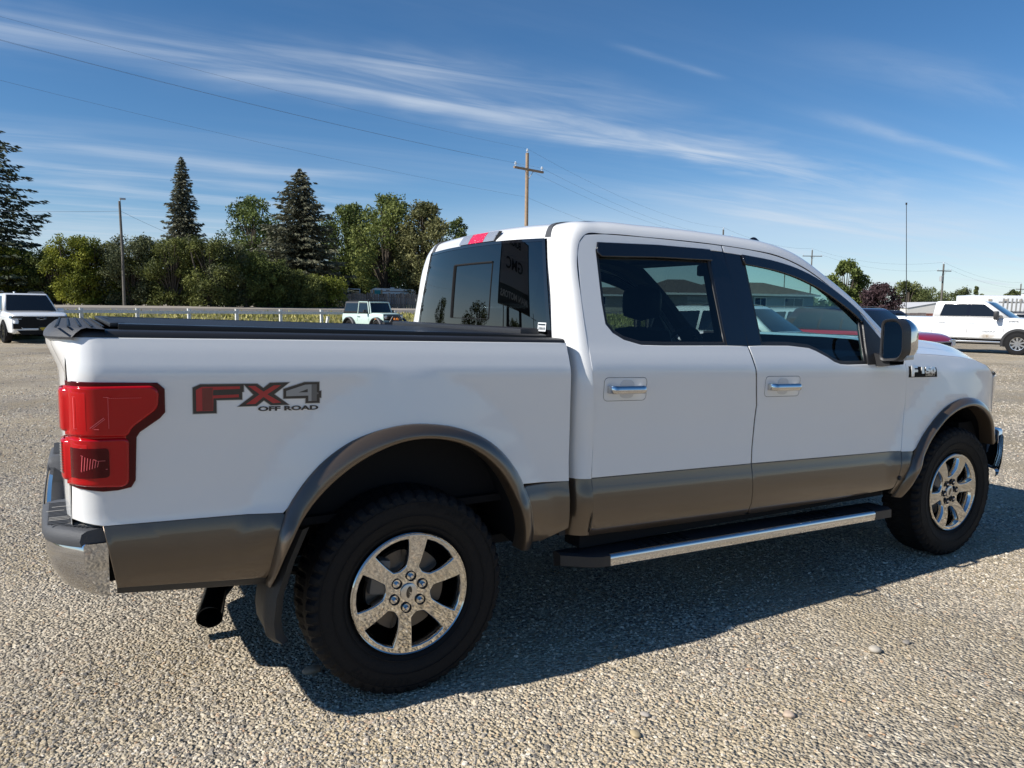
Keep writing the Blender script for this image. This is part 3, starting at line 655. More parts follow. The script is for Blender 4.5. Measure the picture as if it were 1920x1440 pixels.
# ---- tail lamps
def lamp(s):
    b = sheet('tail_light', [(-1.1435, LAMP[0][1]-.004)]+[(x-.003, z+(-.004 if z > 1.0 else .004)) for x, z in LAMP[1:-1]]+[(-1.1435, .924)], [], DARKRED, T, off=.008, depth=.03, step=.03, bev=.004, side=s)
    up = fillet([(-1.1438, 1.238), (-.905, 1.240), (-.893, 1.228), (-.896, 1.180), (-.972, 1.120), (-.985, 1.094), (-1.1438, 1.097)], [0, .012, .01, .015, .02, .01, 0])
    lo = fillet([(-1.1438, 1.072), (-.984, 1.072), (-.988, .938), (-1.0, .930), (-1.1438, .938)], [0, .012, .012, .012, 0])
    sheet('lens', up, [], REDLENS, b, off=.024, depth=.02, step=.02, bev=.009, side=s)
    sheet('lens', [(-1.1438, 1.100), (-.986, 1.097), (-.986, 1.068), (-1.1438, 1.068)], [], REDLENS, b, off=.014, depth=.01, step=.03, bev=.003, side=s)
    l2 = sheet('lens', lo, [], REDLENS, b, off=.024, depth=.02, step=.02, bev=.009, side=s)
    sheet('sensor_window', fillet([(-1.140, 1.050), (-1.035, 1.050), (-1.035, .958), (-1.140, .955)], [0, .012, .012, 0]), [], DARKRED, b, off=.0285, depth=.004, step=.02, bev=.0008, side=s)
    refl = mat('reflector facets', (.75, .12, .14), .3, coat=.5)
    mb = MB()
    def dash(x0, z0, x1, z1, o=.0300, h=.0016):
        d = Vector((x1-x0, z1-z0)); n = Vector((-d.y, d.x)).normalized()*h/2
        mb.add([PT(x0+n.x, z0+n.y, o, s), PT(x1+n.x, z1+n.y, o, s), PT(x1-n.x, z1-n.y, o, s), PT(x0-n.x, z0-n.y, o, s)], [(0, 1, 2, 3)])
    for i in range(7):
        x = -1.113+.0075*i; h = .026-.0026*i; dash(x, 1.003-h, x+.004, 1.003+h*.9)
    dash(-1.113, 1.029, -1.07, 1.014); dash(-1.113, .977, -1.04, .985); dash(-1.07, 1.012, -1.045, 1.012, h=.0012)
    for i in range(16): dash(-1.03+.006*i, 1.212, -1.027+.006*i, 1.212)
    dash(-1.085, 1.117, -1.045, 1.150, h=.0022); dash(-1.078, 1.116, -1.042, 1.146, h=.0015)
    for x0, x1, z in ((-1.13, -1.03, 1.215), (-1.13, -1.06, 1.113)): dash(x0, z, x1, z, h=.0011)
    for x in (-1.128, -1.032): dash(x, 1.213, x, 1.115, h=.0011)
    mb.build('reflector_lines', refl, b)['kind'] = 'stuff'
    mb = MB()  # white reversing lens on the rear corner
    for i in range(12):
        z = .965+.0085*i; mb.add([(-1.1655, s*.902, z+.032), (-1.1700, s*.880, z+.032), (-1.1700, s*.880, z+.038), (-1.1655, s*.902, z+.038)], [(0, 1, 2, 3)])
    mb.build('reversing_lens', CLEARLENS, b)
    mb = MB(); rows = []
    for z0, z1 in ((.938, 1.072), (1.097, 1.238)):
        for zr, o in ((z0, -.012), (z0+.004, -.002), (z0+.012, 0), (z1-.012, 0), (z1-.004, -.002), (z1, -.012)):
            w = float(HW(-1.1437, zr))+.024; rows.append([(x, s*(float(HW(x, zr))+.0246+o), zr-RK*x) for x in (-1.095, -1.115, -1.132)]+[(x-o*.8, s*y, zr-RK*x) for x, y in ((-1.1437, w+o), (-1.153, w-.004+o), (-1.160, w-.014+o*.5), (-1.1655, w-.030), (-1.168, w-.055), (-1.166, .815), (-1.150, .806))])
        mb.grid(rows); rows = []
    mb.build('rear_lens', REDLENS, b, angle=60)
both(lamp)
# ---- tailgate with top spoiler
tg = MB(); rows = []
prof = [(.60, -1.148), (.72, -1.154), (.86, -1.158), (1.00, -1.158), (1.12, -1.157), (1.22, -1.158), (1.275, -1.160), (1.30, -1.166), (1.34, -1.182), (1.372, -1.194), (1.393, -1.195)]
for zr, x in prof:
    rows.append([(x-.016*(1-u*u)+(.012 if abs(u) > .97 else 0), -.797*u, zr+.032) for u in np.linspace(-1, 1, 25)])
rows.insert(0, [(-1.10, -.797*u, .632) for u in np.linspace(-1, 1, 25)]); rows.append([(-1.10, -.797*u, 1.427) for u in np.linspace(-1, 1, 25)])
TG = tg.grid(rows).build('tailgate', WHITE, T, angle=50)
for s in (-1, 1): # spoiler ends turning round the corners of the bed
    mb = MB(); rows = []
    for zr, x in prof[5:]:
        k = float(sstep(1.20, 1.30, zr)); p0 = Vector((x+.012, .797)); p3 = Vector((-1.03, float(HW(-1.03, zr))-.0012)); c1 = Vector((x+.013, .893)); c2 = Vector((-1.105, p3.y+.0)); row = []
        for t in np.linspace(0, 1, 14):
            q = p0*(1-t)**3+c1*3*t*(1-t)**2+c2*3*t*t*(1-t)+p3*t**3; row.append((q.x, s*q.y, zr-RK*q.x))
        rows.append(row)
    mb.grid(rows).build('spoiler_end', WHITE, TG, angle=70)
mb = MB(); rows = []   # plastic cap on the tailgate
for u in np.linspace(-1, 1, 41):
    a = abs(u); y = -.946*u; k = max(0, (a-.82)/.18); x0 = -1.197-.016*(1-u*u)+.075*k**2.2
    rows.append([(x0+.004, y, 1.424), (x0, y, 1.432), (x0+.010, y, 1.444), (x0+.026, y, 1.457), (x0+.045, y, 1.462), (-1.08, y, 1.460), (-1.03, y, 1.456), (-1.03, y, 1.43)])
cap = mb.grid(rows).build('tailgate_cap', GREYPL, TG, angle=40)
mb = MB()
for k in range(5):
    x = -1.165+.033*k; mb.bevbox((x, -.895+.012*k, 1.4632), (.007, .085, .004), .0015); mb.bevbox((x, .895-.012*k, 1.4632), (.007, .085, .004), .0015)
    mb.box((x, 0, 1.4632), (.006, 1.5, .004))
mb.build_each('cap_rib', BLACK, cap)
# ---- tonneau cover
TN = thing('tonneau_cover', None, None); TN.parent = T
mb = MB(); rows = []
for x in np.linspace(-.985, .70, 14): rows.append([(x, y, z-RK*x) for y, z in ((-.845, 1.412), (-.845, 1.438), (-.838, 1.443), (-.80, 1.445), (-.790, 1.441), (-.788, 1.41))])
mb.grid(rows); mb.f.append(tuple(range(6))); mb.mi.append(0); n = len(mb.v)
vs = [(x, -y, z) for x, y, z in mb.v]; fs = list(mb.f); mb.p = [(0, 0)]; mb.add(vs, fs); mb.build_each('side_rail', mat('black anodised rail', (.016, .017, .02), .32, .4), TN, angle=30)
mb = MB(); rows = []
for x in np.linspace(-.99, .66, 34): rows.append([(x, -.786*u, 1.441+.006*(1-u*u)+.0012*math.cos(x*76)-RK*x) for u in np.linspace(-1, 1, 15)])
mb.grid(rows).build('cover_skin', mat('black vinyl', (.014, .015, .017), .5, bump=(500, .2)), TN, angle=60)
mb = MB(); mb.bevbox((-.985, 0, 1.466), (.05, 1.58, .016), .005); mb.bevbox((.655, 0, 1.425), (.10, 1.56, .05), .012); mb.build('end_bar', BLACK, TN)
# ---- bed interior box
mb = MB(); mb.box((-.18, 0, .72), (1.85, 1.7, .03)); mb.box((-.18, .80, 1.07), (1.85, .03, .70)); mb.box((-.18, -.80, 1.07), (1.85, .03, .70)); mb.box((.725, 0, 1.03), (.02, 1.75, .76)); mb.build('bed_box', DARK, T)
# ---- rear bumper
RB = thing('rear_bumper', None, None); RB.parent = T
def bx(u): a = abs(u); return -1.236+.020*a**2+.10*max(0, (a-.80)/.2)**2
us = np.linspace(-1, 1, 61)
def ring(zr, dx, w=.968, endx=-1.046):
    row = [(endx, w, zr+.033)]
    for u in us[::-1]:
        row.append((bx(u)+dx, w*u, zr+.033))
    row.append((endx, -w, zr+.033)); return row
mb = MB(); mb.grid([ring(.735, .02), ring(.737, .006), ring(.73, 0), ring(.68, .0), ring(.63, .012), ring(.575, .04), ring(.555, .07)]); mb.build('chrome_face', CHROME, RB, angle=40)
def zt(u): a = abs(u); return .10*float(sstep(.40, .50, a))
mb = MB(); rows = []
for dz, dx, k in ((-.052, -.004, 0), (-.035, -.010, 1), (-.010, -.004, 1), (.0, .012, 1), (.004, .04, 1), (.006, .13, 1)):
    row = [(-1.067, .962, .826+dz*k+(-.085 if not k else 0)+0)]
    row = []
    for u in us[::-1]: row.append((min(bx(u)+dx, -1.050), .964*u, .812+dz-((.10-zt(u))*max(0, 1+dz/.052) if k else 0)))
    rows.append([(-1.048, .964, row[0][2])]+row+[(-1.048, -.964, row[-1][2])])
mb.grid(rows); mb.build('step_pad', GREYPL, RB, angle=45)
worn = mat('scuffed grey plastic', (.30, .29, .27), .8, bump=(200, .4))
mb, mw = MB(), MB(); rr = random.Random(5)
for k in range(17):
    y = .845-.019*k
    for s in (-1, 1): mb.bevbox((-1.140, s*y, .8185), (.150, .007, .004), .0015)
    if k in (2, 3, 4, 9, 12): mw.bevbox((-1.195+.02*rr.random(), -y, .8207), (.045+.02*rr.random(), .0055, .0012), .0005)
for k in range(7):
    for s in (-1, 1): mb.bevbox((-1.125+.006*k, s*(.868+.0115*k), .8185), (.105-.011*k, .005, .004), .0015)
    mw.bevbox((-1.120+.006*k, -(.868+.0115*k), .8207), (.075-.008*k, .004, .0012), .0005)
mb.build_each('tread_rib', GREYPL, RB); mw.build_each('worn_patch', worn, RB)
mb = MB(); mb.grid([[(bx(u)+dx, .46*u, z) for u in np.linspace(-1, 1, 31)] for z, dx in ((.60, .05), (.54, .06), (.49, .085), (.48, .14))]); mb.build('lower_valance', BLACK, RB)
mb = MB(); mb.box((-1.06, 0, .47), (.28, .075, .075)); mb.box((-1.0, 0, .53), (.12, .8, .08)); mb.build('hitch_receiver', DARK, RB)
MB().box((-1.03, 0, .72), (.03, 1.82, .20)).build('dark_filler', DARK, RB)  # dark plate added to fill the see-through gap behind the bumper
# ---- mud flaps, exhaust, chassis
for s in (-1, 1):
    mb = MB(); rows = []
    for z, xo, xi in ((.735, -.440, -.425), (.62, -.492, -.478), (.50, -.535, -.520), (.40, -.545, -.530), (.345, -.540, -.522), (.318, -.515, -.505)):
        w0 = 1.005 if z > .4 else .995; rows.append([(xi+.02, s*(w0-.27), z), (xo, s*(w0-.26), z), (xo-.004, s*(w0-.12), z), (xo-.012, s*(w0-.04), z), (xo+.012, s*w0, z), (xi+.03, s*(w0-.03), z)])
    mb.grid(rows).build('mud_flap', mat('mud flap rubber', (.03, .029, .028), .55, bump=(40, .15)), T, angle=60)
mb = MB(); mb.tube([(.1, -.52, .52), (-.35, -.52, .52), (-.58, -.54, .47), (-.672, -.62, .418), (-.715, -.755, .374)], [.040, .040, .040, .044, .0475], 24, caps=False)
mb.tube([(-.7148, -.7545, .3742), (-.672, -.62, .418), (-.58, -.54, .47)], [.043, .040, .036], 24, caps=False); mb.tube([(-.715, -.755, .374), (-.7152, -.757, .3735)], [.0475, .043], 24, caps=False)
mb.build('exhaust_pipe', mat('black exhaust', (.012, .012, .013), .22, .6), T)
mb = MB()
for s in (-1, 1): mb.box((1.7, s*.42, .56), (5.4, .08, .15))
mb.box((1.9, 0, .50), (3.2, 1.5, .04)); mb.tube([(0, -.80, .42), (0, .80, .42)], .055, 14); mb.tube([(.16, .05, .42), (-.13, .05, .42)], [.09, .16], 14)
mb.lathe([(.16, -.10), (.16, .1)], 14, 'Y', (-.02, .05, .42)); mb.tube([(3.683, -.75, .42), (3.683, .75, .42)], .06, 12); mb.lathe([(.2, -.12), (.37, -.12), (.38, 0), (.37, .12), (.2, .12)], 30, 'Z', (-.72, .25, .62)); mb.box((1.0, .3, .47), (1.2, .5, .22)); mb.box((3.6, 0, .60), (1.5, .9, .3))
mb.build('chassis', DARK, T)
for s in (-1, 1):
    mb = MB(); pts = [(-.62, s*.55, .50), (-.3, s*.55, .42), (0, s*.55, .36), (.35, s*.55, .42), (.66, s*.55, .52)]
    for k in range(3): mb.tube([(x, y, z-.012*k) for x, y, z in pts[min(k, 1):5-min(k, 1)]], .018, 6)
    mb.build('leaf_spring', DARK, T)
    mb = MB(); mb.tube([(.13, s*.62, .40), (.30, s*.60, .86)], .032, 10); mb.build('shock_absorber', DARK, T)
    mb = MB(); mb.tube([(.300, s*.66, .845), (.300, s*.60, .845)], .02, 8); mb.build('bolt_head', mat('zinc bolt', (.45, .45, .42), .4, .8), T)
# ---- wheels
RT = .413
def tyre_mesh():
    n = 300; prof = [(.236, -.078), (.245, -.100), (.262, -.118), (.30, -.132), (.345, -.137), (.374, -.134), (.386, -.131), (.396, -.124), (.405, -.114), (.411, -.100), (.413, -.072), (.413, -.070), (.413, -.034), (.413, -.032), (.413, 0), (.413, .030), (.413, .032), (.411, .068), (.405, .088), (.396, .100), (.374, .108), (.345, .110), (.30, .105), (.245, .09), (.236, .078)]
    vs = []
    for i, (r, a) in enumerate(prof):
        for k in range(n):
            th = 2*pi*k/n; rr = r; aa = a
            if r > .383:
                sd = 1 if a > 0 else -1; ph = (k+(3 if sd > 0 else 0)+int(abs(a)*40)) % 6
                g = ph < 2
                if a < -.09 or a > .075: rr -= .0065 if g else 0; aa -= sd*(.004 if g else 0)
                else: rr -= .010 if (g or abs(abs(a)-.071) < .002 or abs(abs(a)-.033) < .002) else 0
                if .380 < r < .399 and (k//6) % 2: aa += sd*.003
            vs.append((rr*math.cos(th), aa, rr*math.sin(th)))
    m = len(prof); mb = MB(); mb.add(vs, [(i*n+k, i*n+(k+1) % n, (i+1)*n+(k+1) % n, (i+1)*n+k) for i in range(m-1) for k in range(n)])
    return mb
def sidewall_marks():
    """raised ribs and lettering blocks on the sidewall"""
    mb = MB(); rr = random.Random(4)
    for a0 in (.9, 4.1):
        for k in range(9):
            th = a0+k*.085
            for q in range(3):
                r0 = .332+rr.random()*.02; th2 = th+q*.02
                P = [(r, t) for r, t in ((r0, th2), (r0+.02, th2), (r0+.02, th2+.012), (r0, th2+.012))]
                mb.add([(r*math.cos(t), -.1385, r*math.sin(t)) for r, t in P], [(0, 1, 2, 3)])
    for r0, r1 in ((.268, .271), (.316, .3175), (.368, .3695)):
        mb.lathe([(r0, -.125 if r0 < .3 else -.1365), (r0, -.1275 if r0 < .3 else -.139), (r1, -.1275 if r0 < .3 else -.139), (r1, -.125 if r0 < .3 else -.1365)], 120, 'Y')
    return mb
def rim_sheet():
    R0 = .2355; outer = [(R0*math.cos(t), R0*math.sin(t)) for t in np.linspace(0, 2*pi, 96, endpoint=False)]
    holes = []
    for k in range(6):
        a = pi/2+pi/6+k*pi/3
        def P(r, half): # point left/right of the window's middle line, distance measured from the neighbouring spoke
            return r, half
        def pol(r, dth): return (r*math.cos(a+dth), r*math.sin(a+dth))
        g = lambda r, hw: pi/6-math.asin(hw/r)      # half-angle of the window when the spoke has half-width hw
        pts = [pol(.2255, -g(.2255, .036)), pol(.227, -g(.2255, .036)*.5), pol(.2275, 0), pol(.227, g(.2255, .036)*.5), pol(.2255, g(.2255, .036)), pol(.185, g(.185, .0285)), pol(.145, g(.145, .0235)), pol(.105, g(.105, .0205)*.95), pol(.089, 0), pol(.105, -g(.105, .0205)*.95), pol(.145, -g(.145, .0235)), pol(.185, -g(.185, .0285))]
        holes.append(fillet(pts, [.009, 0, 0, 0, .009, .03, .03, .008, .01, .008, .03, .03], 3))
    def depth(x, z):
        r = np.hypot(x, z); th = np.arctan2(z, x); s_ = np.cos(6*(th-pi/2))
        return .118-.004*sstep(.22, .10, r)-.020*sstep(.16, .06, r)+.006*sstep(.225, .236, r)+.006*sstep(.0, 1, s_)*sstep(.08, .14, r)*sstep(.225, .19, r)
    return outer, holes, depth
RIMCH = mat('polished chrome rim', (.55, .535, .51), .04, 1)
def make_wheel():
    w = thing('wheel', None, None)
    tyre_mesh().build('tyre', RUBBER, w, angle=28); sidewall_marks().build('sidewall_ribs', RUBBER, w, smooth=False)
    o, h, d = rim_sheet()
    global RK
    keep = RK; RK = 0
    sheet('rim', o, h, RIMCH, w, surf=d, depth=.055, step=.014, bev=.0065, wall=.008)
    RK = keep
    MB().lathe([(.238, -.120), (.243, -.124), (.247, -.120), (.248, -.10), (.236, -.095)], 96, 'Y').build('rim_lip', RIMCH, w)
    MB().lathe([(.236, -.10), (.222, -.075), (.214, -.05), (.208, .02), (.205, .10)], 72, 'Y').build('rim_barrel', mat('bare alloy', (.35, .35, .36), .18, 1), w)
    mb = MB(); mb.lathe([(.05, -.058), (.165, -.058), (.165, -.03), (.05, -.03)], 60, 'Y'); mb.lathe([(0, -.085), (.075, -.083), (.08, -.03)], 40, 'Y'); mb.build('brake_disc', mat('brake iron', (.12, .105, .09), .45, .7), w)
    mb = MB(); mb.bevbox((-.125, -.052, .055), (.075, .075, .14), .015); mb.build('brake_caliper', mat('caliper iron', (.13, .13, .13), .5, .5), w)
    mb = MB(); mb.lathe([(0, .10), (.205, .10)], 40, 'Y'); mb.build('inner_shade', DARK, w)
    mb = MB(); mb.lathe([(0, -.102), (.030, -.102), (.0345, -.100), (.036, -.094), (.036, -.085)], 40, 'Y'); c = mb.build('centre_cap', mat('satin alloy', (.62, .60, .57), .3, .9), w)
    mb = MB(); n = 24; mb.add([(.0125*math.cos(t)*math.cos(.3)-.0235*math.sin(t)*math.sin(.0), -.1025, .024*math.sin(t)) for t in np.linspace(0, 2*pi, n, endpoint=False)], [tuple(range(n))]); mb.build('badge_oval', GLOSSBLACK, c)
    t = text_mesh('badge_script', 'Ford', .0165, mat('badge chrome', (.8, .8, .8), .15, 1), c, shear=.25); t.matrix_local = Matrix.Translation((.006, -.1032, -.0165)) @ Matrix.Rotation(-pi/2, 4, 'Y') @ Matrix.Rotation(pi/2, 4, 'X')
    pk = MB(); nuts = []
    for k in range(6):
        a = pi/2+k*pi/3; cx, cz = .064*math.cos(a), .064*math.sin(a)
        pk.lathe([(.0205, -.1035), (.0165, -.097), (.015, -.085)], 18, 'Y', (cx, 0, cz)); pk.lathe([(0, -.090), (.0165, -.0905)], 18, 'Y', (cx, 0, cz))
        m2 = MB(); m2.lathe([(0, -.1105), (.0065, -.1100), (.0092, -.107), (.0100, -.090)], 6, 'Y', (cx, 0, cz)); m2.build('lug_nut', CHROME, w, angle=20)
    pk.build('lug_pockets', DKCHROME, w)['kind'] = 'stuff'
    return w
def text_mesh(name, body, size, m, parent, extrude=0., shear=0., xscale=1., bold=0., align='CENTER'):
    cu = bpy.data.curves.new(name, 'FONT'); cu.body = body; cu.size = size; cu.align_x = align; cu.align_y = 'CENTER'; cu.extrude = extrude; cu.shear = shear; cu.offset = bold; cu.resolution_u = 3
    o = bpy.data.objects.new(name, cu); COL.objects.link(o); dg = bpy.context.evaluated_depsgraph_get(); dg.update()
    me = bpy.data.meshes.new_from_object(o.evaluated_get(dg)); bpy.data.objects.remove(o); bpy.data.curves.remove(cu)
    if xscale != 1:
        for v in me.vertices: v.co.x *= xscale
    me.materials.clear(); me.materials.append(m); return link(name, me, parent)
w0 = make_wheel(); w0.parent = T; w0.location = (0, -.862, RT)
ks = {}
for c in bpy.data.objects:
    if c.parent: ks.setdefault(c.parent.name, []).append(c)
w1 = copy_tree(w0, T, ks); w1.location = (3.683, -.862, RT); w1.rotation_euler = (0, math.radians(24), 0)
for x in (0, 3.683):
    w2 = copy_tree(w0, T, ks); w2.location = (x, .862, RT); w2.rotation_euler = (0, math.radians(17), pi)
w0.rotation_euler = (0, math.radians(9), 0)
# ---- decals and badge on the right side
def dec(u, v): return (-.781+(u-135)*.000280, 1.256-(v-175)*.00029)
def decal(name, poly, m, off, parent, holes=(), grow=0):
    P = [dec(*p) for p in poly]; off += .001
    if grow: P = [tuple(q) for q in offset_poly(P, grow)]
    return sheet(name, P, [[dec(*p) for p in h] for h in holes], m, parent, off=off, depth=off, bev=.0002, step=.03)
BS = [o for o in children_of(T) if o.name == 'bed_side'][0]
DS = mat('decal silver', (.42, .44, .46), .35, .5, coat=.5); DB = mat('decal black', (.012, .013, .018), .3, coat=.6); DR = mat('decal red', (.42, .012, .02), .3, coat=.6); DG = mat('decal grey', (.12, .13, .14), .3, .3, coat=.6); DR2 = mat('decal deep red', (.16, .012, .014), .3, coat=.6)
Fb = [(140, 230), (225, 192), (724, 192), (724, 285), (705, 290), (705, 380), (405, 380), (405, 535), (140, 535)]
Xb = [(720, 192), (885, 192), (960, 245), (1040, 182), (1280, 178), (1090, 322), (1275, 455), (1050, 455), (965, 395), (880, 460), (655, 463), (840, 325)]
Ob = [(1205, 260), (1470, 178), (1660, 178), (1660, 290), (1685, 290), (1685, 375), (1665, 375), (1665, 440), (1485, 440), (1485, 378), (1205, 378)]
for P in (Fb, Xb, Ob): decal('decal_edge', P, DS, .0006, BS, grow=.0022)
for P in (Fb, Xb, Ob): decal('decal_letter', P, DB, .0010, BS)
decal('decal_fill', [(175, 260), (240, 222), (680, 222), (680, 250), (370, 258), (365, 325), (665, 318), (665, 350), (370, 358), (365, 505), (178, 505)], DR, .0014, BS)
decal('decal_fill', [(245, 240), (365, 235), (365, 258), (362, 325), (362, 500), (245, 500)], DR2, .0017, BS)
decal('decal_fill', [(775, 218), (860, 218), (960, 290), (1085, 215), (1175, 212), (1005, 322), (1175, 425), (1075, 432), (960, 352), (860, 435), (750, 437), (915, 320)], DR, .0014, BS)
decal('decal_fill', [(1240, 285), (1480, 210), (1560, 207), (1560, 415), (1520, 415), (1520, 345), (1240, 350)], mat('decal light grey', (.30, .32, .34), .3, .3, coat=.6), .0014, BS, holes=[[(1390, 305), (1512, 262), (1512, 305)]])
decal('decal_fill', [(1563, 207), (1627, 207), (1627, 305), (1650, 312), (1650, 328), (1627, 333), (1627, 415), (1563, 415)], DG, .0014, BS)
def on_side(o, x0, zr0, off):
    """wrap a flat text mesh (x right, y up) onto the body side"""
    for v in o.data.vertices:
        p = PT(x0+v.co.x, zr0+v.co.y, off+v.co.z); v.co = p
    return o
x0, z0 = dec(1270, 500); t = text_mesh('decal_text', 'OFF ROAD', .0215, DB, BS, xscale=2.02, bold=.0009); on_side(t, x0, z0, .0030)
FD = [o for o in children_of(T) if o.name == 'front_fender'][0]
bd = thing('model_badge', None, None); bd.parent = T
sheet('badge_plate', [(3.147, 1.312), (3.182, 1.312), (3.415, 1.306), (3.421, 1.252), (3.150, 1.250)], [], DARK, bd, off=.004, depth=.006, bev=.0015, step=.03)
BRT = mat('bright badge metal', (.72, .72, .72), .3, .6)
t = text_mesh('badge_numerals', 'F', .086, BRT, bd, extrude=.003, bold=.004, xscale=1.35); on_side(t, 3.186, 1.283, .009)
t = text_mesh('badge_numerals', '150', .050, BRT, bd, extrude=.003, bold=.0032, xscale=1.95); on_side(t, 3.318, 1.290, .009)
t = text_mesh('badge_trim', 'LARIAT', .022, mat('badge silver', (.6, .6, .58), .3, .8), bd, bold=.0003, xscale=1.35); on_side(t, 3.352, 1.263, .0065)
# ---- cabin interior
def seat(x, y, name='front_seat'):
    st = thing(name, None, None); st.parent = T
    mb = MB(); mb.bevbox((x+.05, y, .82), (.55, .54, .20), .06); mb.build('seat_cushion', LEATHER, st)
    mb = MB(); rows = []
    for t in np.linspace(0, 1, 10):
        z = .88+.55*t; xx = x-.20-.10*t; w = .27-.05*t**3; d = .075-.025*t
        rows.append([(xx+d*math.cos(a), y+w*math.copysign(abs(math.sin(a))**.6, math.sin(a)), z) for a in np.linspace(0, 2*pi, 19)])
    rows.append([(rows[-1][0][0]-.03, y+(p[1]-y)*.5, 1.445) for p in rows[-1]]); mb.grid(rows).build('seat_back', LEATHER, st, angle=70)
    mb = MB(); rows = []
    for t in np.linspace(-1, 1, 9):
        k = math.sqrt(max(0, 1-t**4))*.999+.001; rows.append([(x-.30+.055*k*math.cos(a), y+.145*k**.5*math.copysign(abs(math.sin(a))**.6, math.sin(a)), 1.575+.098*t) for a in np.linspace(0, 2*pi, 19)])
    mb.grid(rows).build('headrest', LEATHER, st, angle=70)
    mb = MB(); mb.tube([(x-.30, y-.05, 1.40), (x-.30, y-.05, 1.52)], .008, 6); mb.tube([(x-.30, y+.05, 1.40), (x-.30, y+.05, 1.52)], .008, 6); mb.build('headrest_post', CHROME, st)
seat(1.90, -.40); seat(1.90, .40)
rs = thing('rear_bench', None, None); rs.parent = T
mb = MB(); mb.bevbox((1.22, 0, .80), (.5, 1.5, .2), .05); mb.bevbox((.97, 0, 1.10), (.16, 1.5, .62), .06); mb.build('bench_seat', LEATHER, rs)
for y in (-.5, .5):
    mb = MB(); mb.bevbox((.92, y, 1.475), (.09, .27, .17), .04); mb.build('headrest', LEATHER, rs)
mb = MB(); mb.bevbox((2.98, 0, 1.12), (.50, 1.64, .36), .08); mb.bevbox((2.68, 0, .85), (.6, .32, .35), .04); mb.build('dashboard', CABIN, T)
mb = MB(); rows = []
for a in np.linspace(0, 2*pi, 33):
    c, s_ = math.cos(a), math.sin(a); rows.append([(2.62+(.185+.016*math.cos(b))*s_*.38+.016*math.sin(b)*.9, .40+(.185+.016*math.cos(b))*c, 1.24+(.185+.016*math.cos(b))*s_*.92) for b in np.linspace(0, 2*pi, 9)])
mb.grid(rows); mb.bevbox((2.66, .40, 1.24), (.05, .13, .1), .02); mb.tube([(2.66, .40, 1.23), (2.95, .40, 1.1)], .04, 10); mb.tube([(2.63, .23, 1.24), (2.63, .57, 1.24)], .018, 6); mb.build('steering_wheel', CABIN, T)
mb = MB(); mb.bevbox((2.50, 0, 1.80), (.035, .24, .075), .015); mb.tube([(2.50, 0, 1.80), (2.42, 0, 1.89)], .012, 6); mb.build('interior_mirror', CABIN, T)
for y in (-.36, .36):
    mb = MB(); mb.bevbox((2.36, y, 1.85), (.20, .38, .02), .008); mb.build('sun_visor', CABIN, T)
# ------------------------------------------------------------------ ground
F2 = np.array([math.sin(YAW), math.cos(YAW)]); R2 = np.array([F2[1], -F2[0]])
def at(px, d): p = np.array(CAMP[:2])+d*(F2+(px-960)/1442*R2); return float(p[0]), float(p[1])
FEN0 = np.array([-.53, 37.5]); FEND = np.array([.982, .188]); FENN = np.array([-.188, .982])   # fence line, its direction, away from the camera
def fdist(x, y): return (x-FEN0[0])*FENN[0]+(y-FEN0[1])*FENN[1]
def ground_z(x, y):
    s = fdist(np.asarray(x, float), np.asarray(y, float))
    return .40*sstep(-3.8, -.6, s)+.62*sstep(-1.0, 8, s)+.36*sstep(8, 24, s)
def gz(x, y): return float(ground_z(x, y))
def node_mat(name):
    m = bpy.data.materials.new(name); m.use_nodes = True; nt = m.node_tree; return m, nt, nt.nodes['Principled BSDF'], nt.nodes.new, nt.links.new
def ramp(N, stops):
    r = N('ShaderNodeValToRGB'); e = r.color_ramp.elements
    while len(e) < len(stops): e.new(.5)
    for i, (p, c) in enumerate(stops): e[i].position = p; e[i].color = (*c, 1)
    return r
STONE = [(0, (.10, .098, .098)), (.16, (.21, .197, .18)), (.38, (.345, .312, .268)), (.62, (.455, .407, .330)), (.80, (.56, .505, .415)), (.93, (.68, .64, .56)), (1, (.43, .27, .16))]
def tone(nt, co, col, b):
    """packed, dusty and greyer patches a metre or so across, the same on the ground and on the stones lying on it"""
    N = nt.nodes.new; L = nt.links.new
    n1 = N('ShaderNodeTexNoise'); n1.inputs['Scale'].default_value = .75; n1.inputs['Detail'].default_value = 5; n1.inputs['Roughness'].default_value = .62; n1.inputs['Distortion'].default_value = .6; L(co, n1.inputs['Vector'])
    mr = N('ShaderNodeMapRange'); mr.inputs[1].default_value = .50; mr.inputs[2].default_value = .68; mr.inputs[4].default_value = .42; L(n1.outputs[0], mr.inputs[0])
    mx = N('ShaderNodeMix'); mx.data_type = 'RGBA'; mx.inputs[7].default_value = (.48, .415, .32, 1); L(mr.outputs[0], mx.inputs[0]); L(col, mx.inputs[6])
    n2 = N('ShaderNodeTexNoise'); n2.inputs['Scale'].default_value = .33; n2.inputs['Detail'].default_value = 4; L(co, n2.inputs['Vector'])
    r = ramp(N, [(.34, (.80, .80, .80)), (.62, (1.06, 1.05, 1.03))]); L(n2.outputs[0], r.inputs[0])
    m2 = N('ShaderNodeMix'); m2.data_type = 'RGBA'; m2.blend_type = 'MULTIPLY'; m2.inputs[0].default_value = 1; L(mx.outputs[2], m2.inputs[6]); L(r.outputs[0], m2.inputs[7]); L(m2.outputs[2], b.inputs['Base Color'])
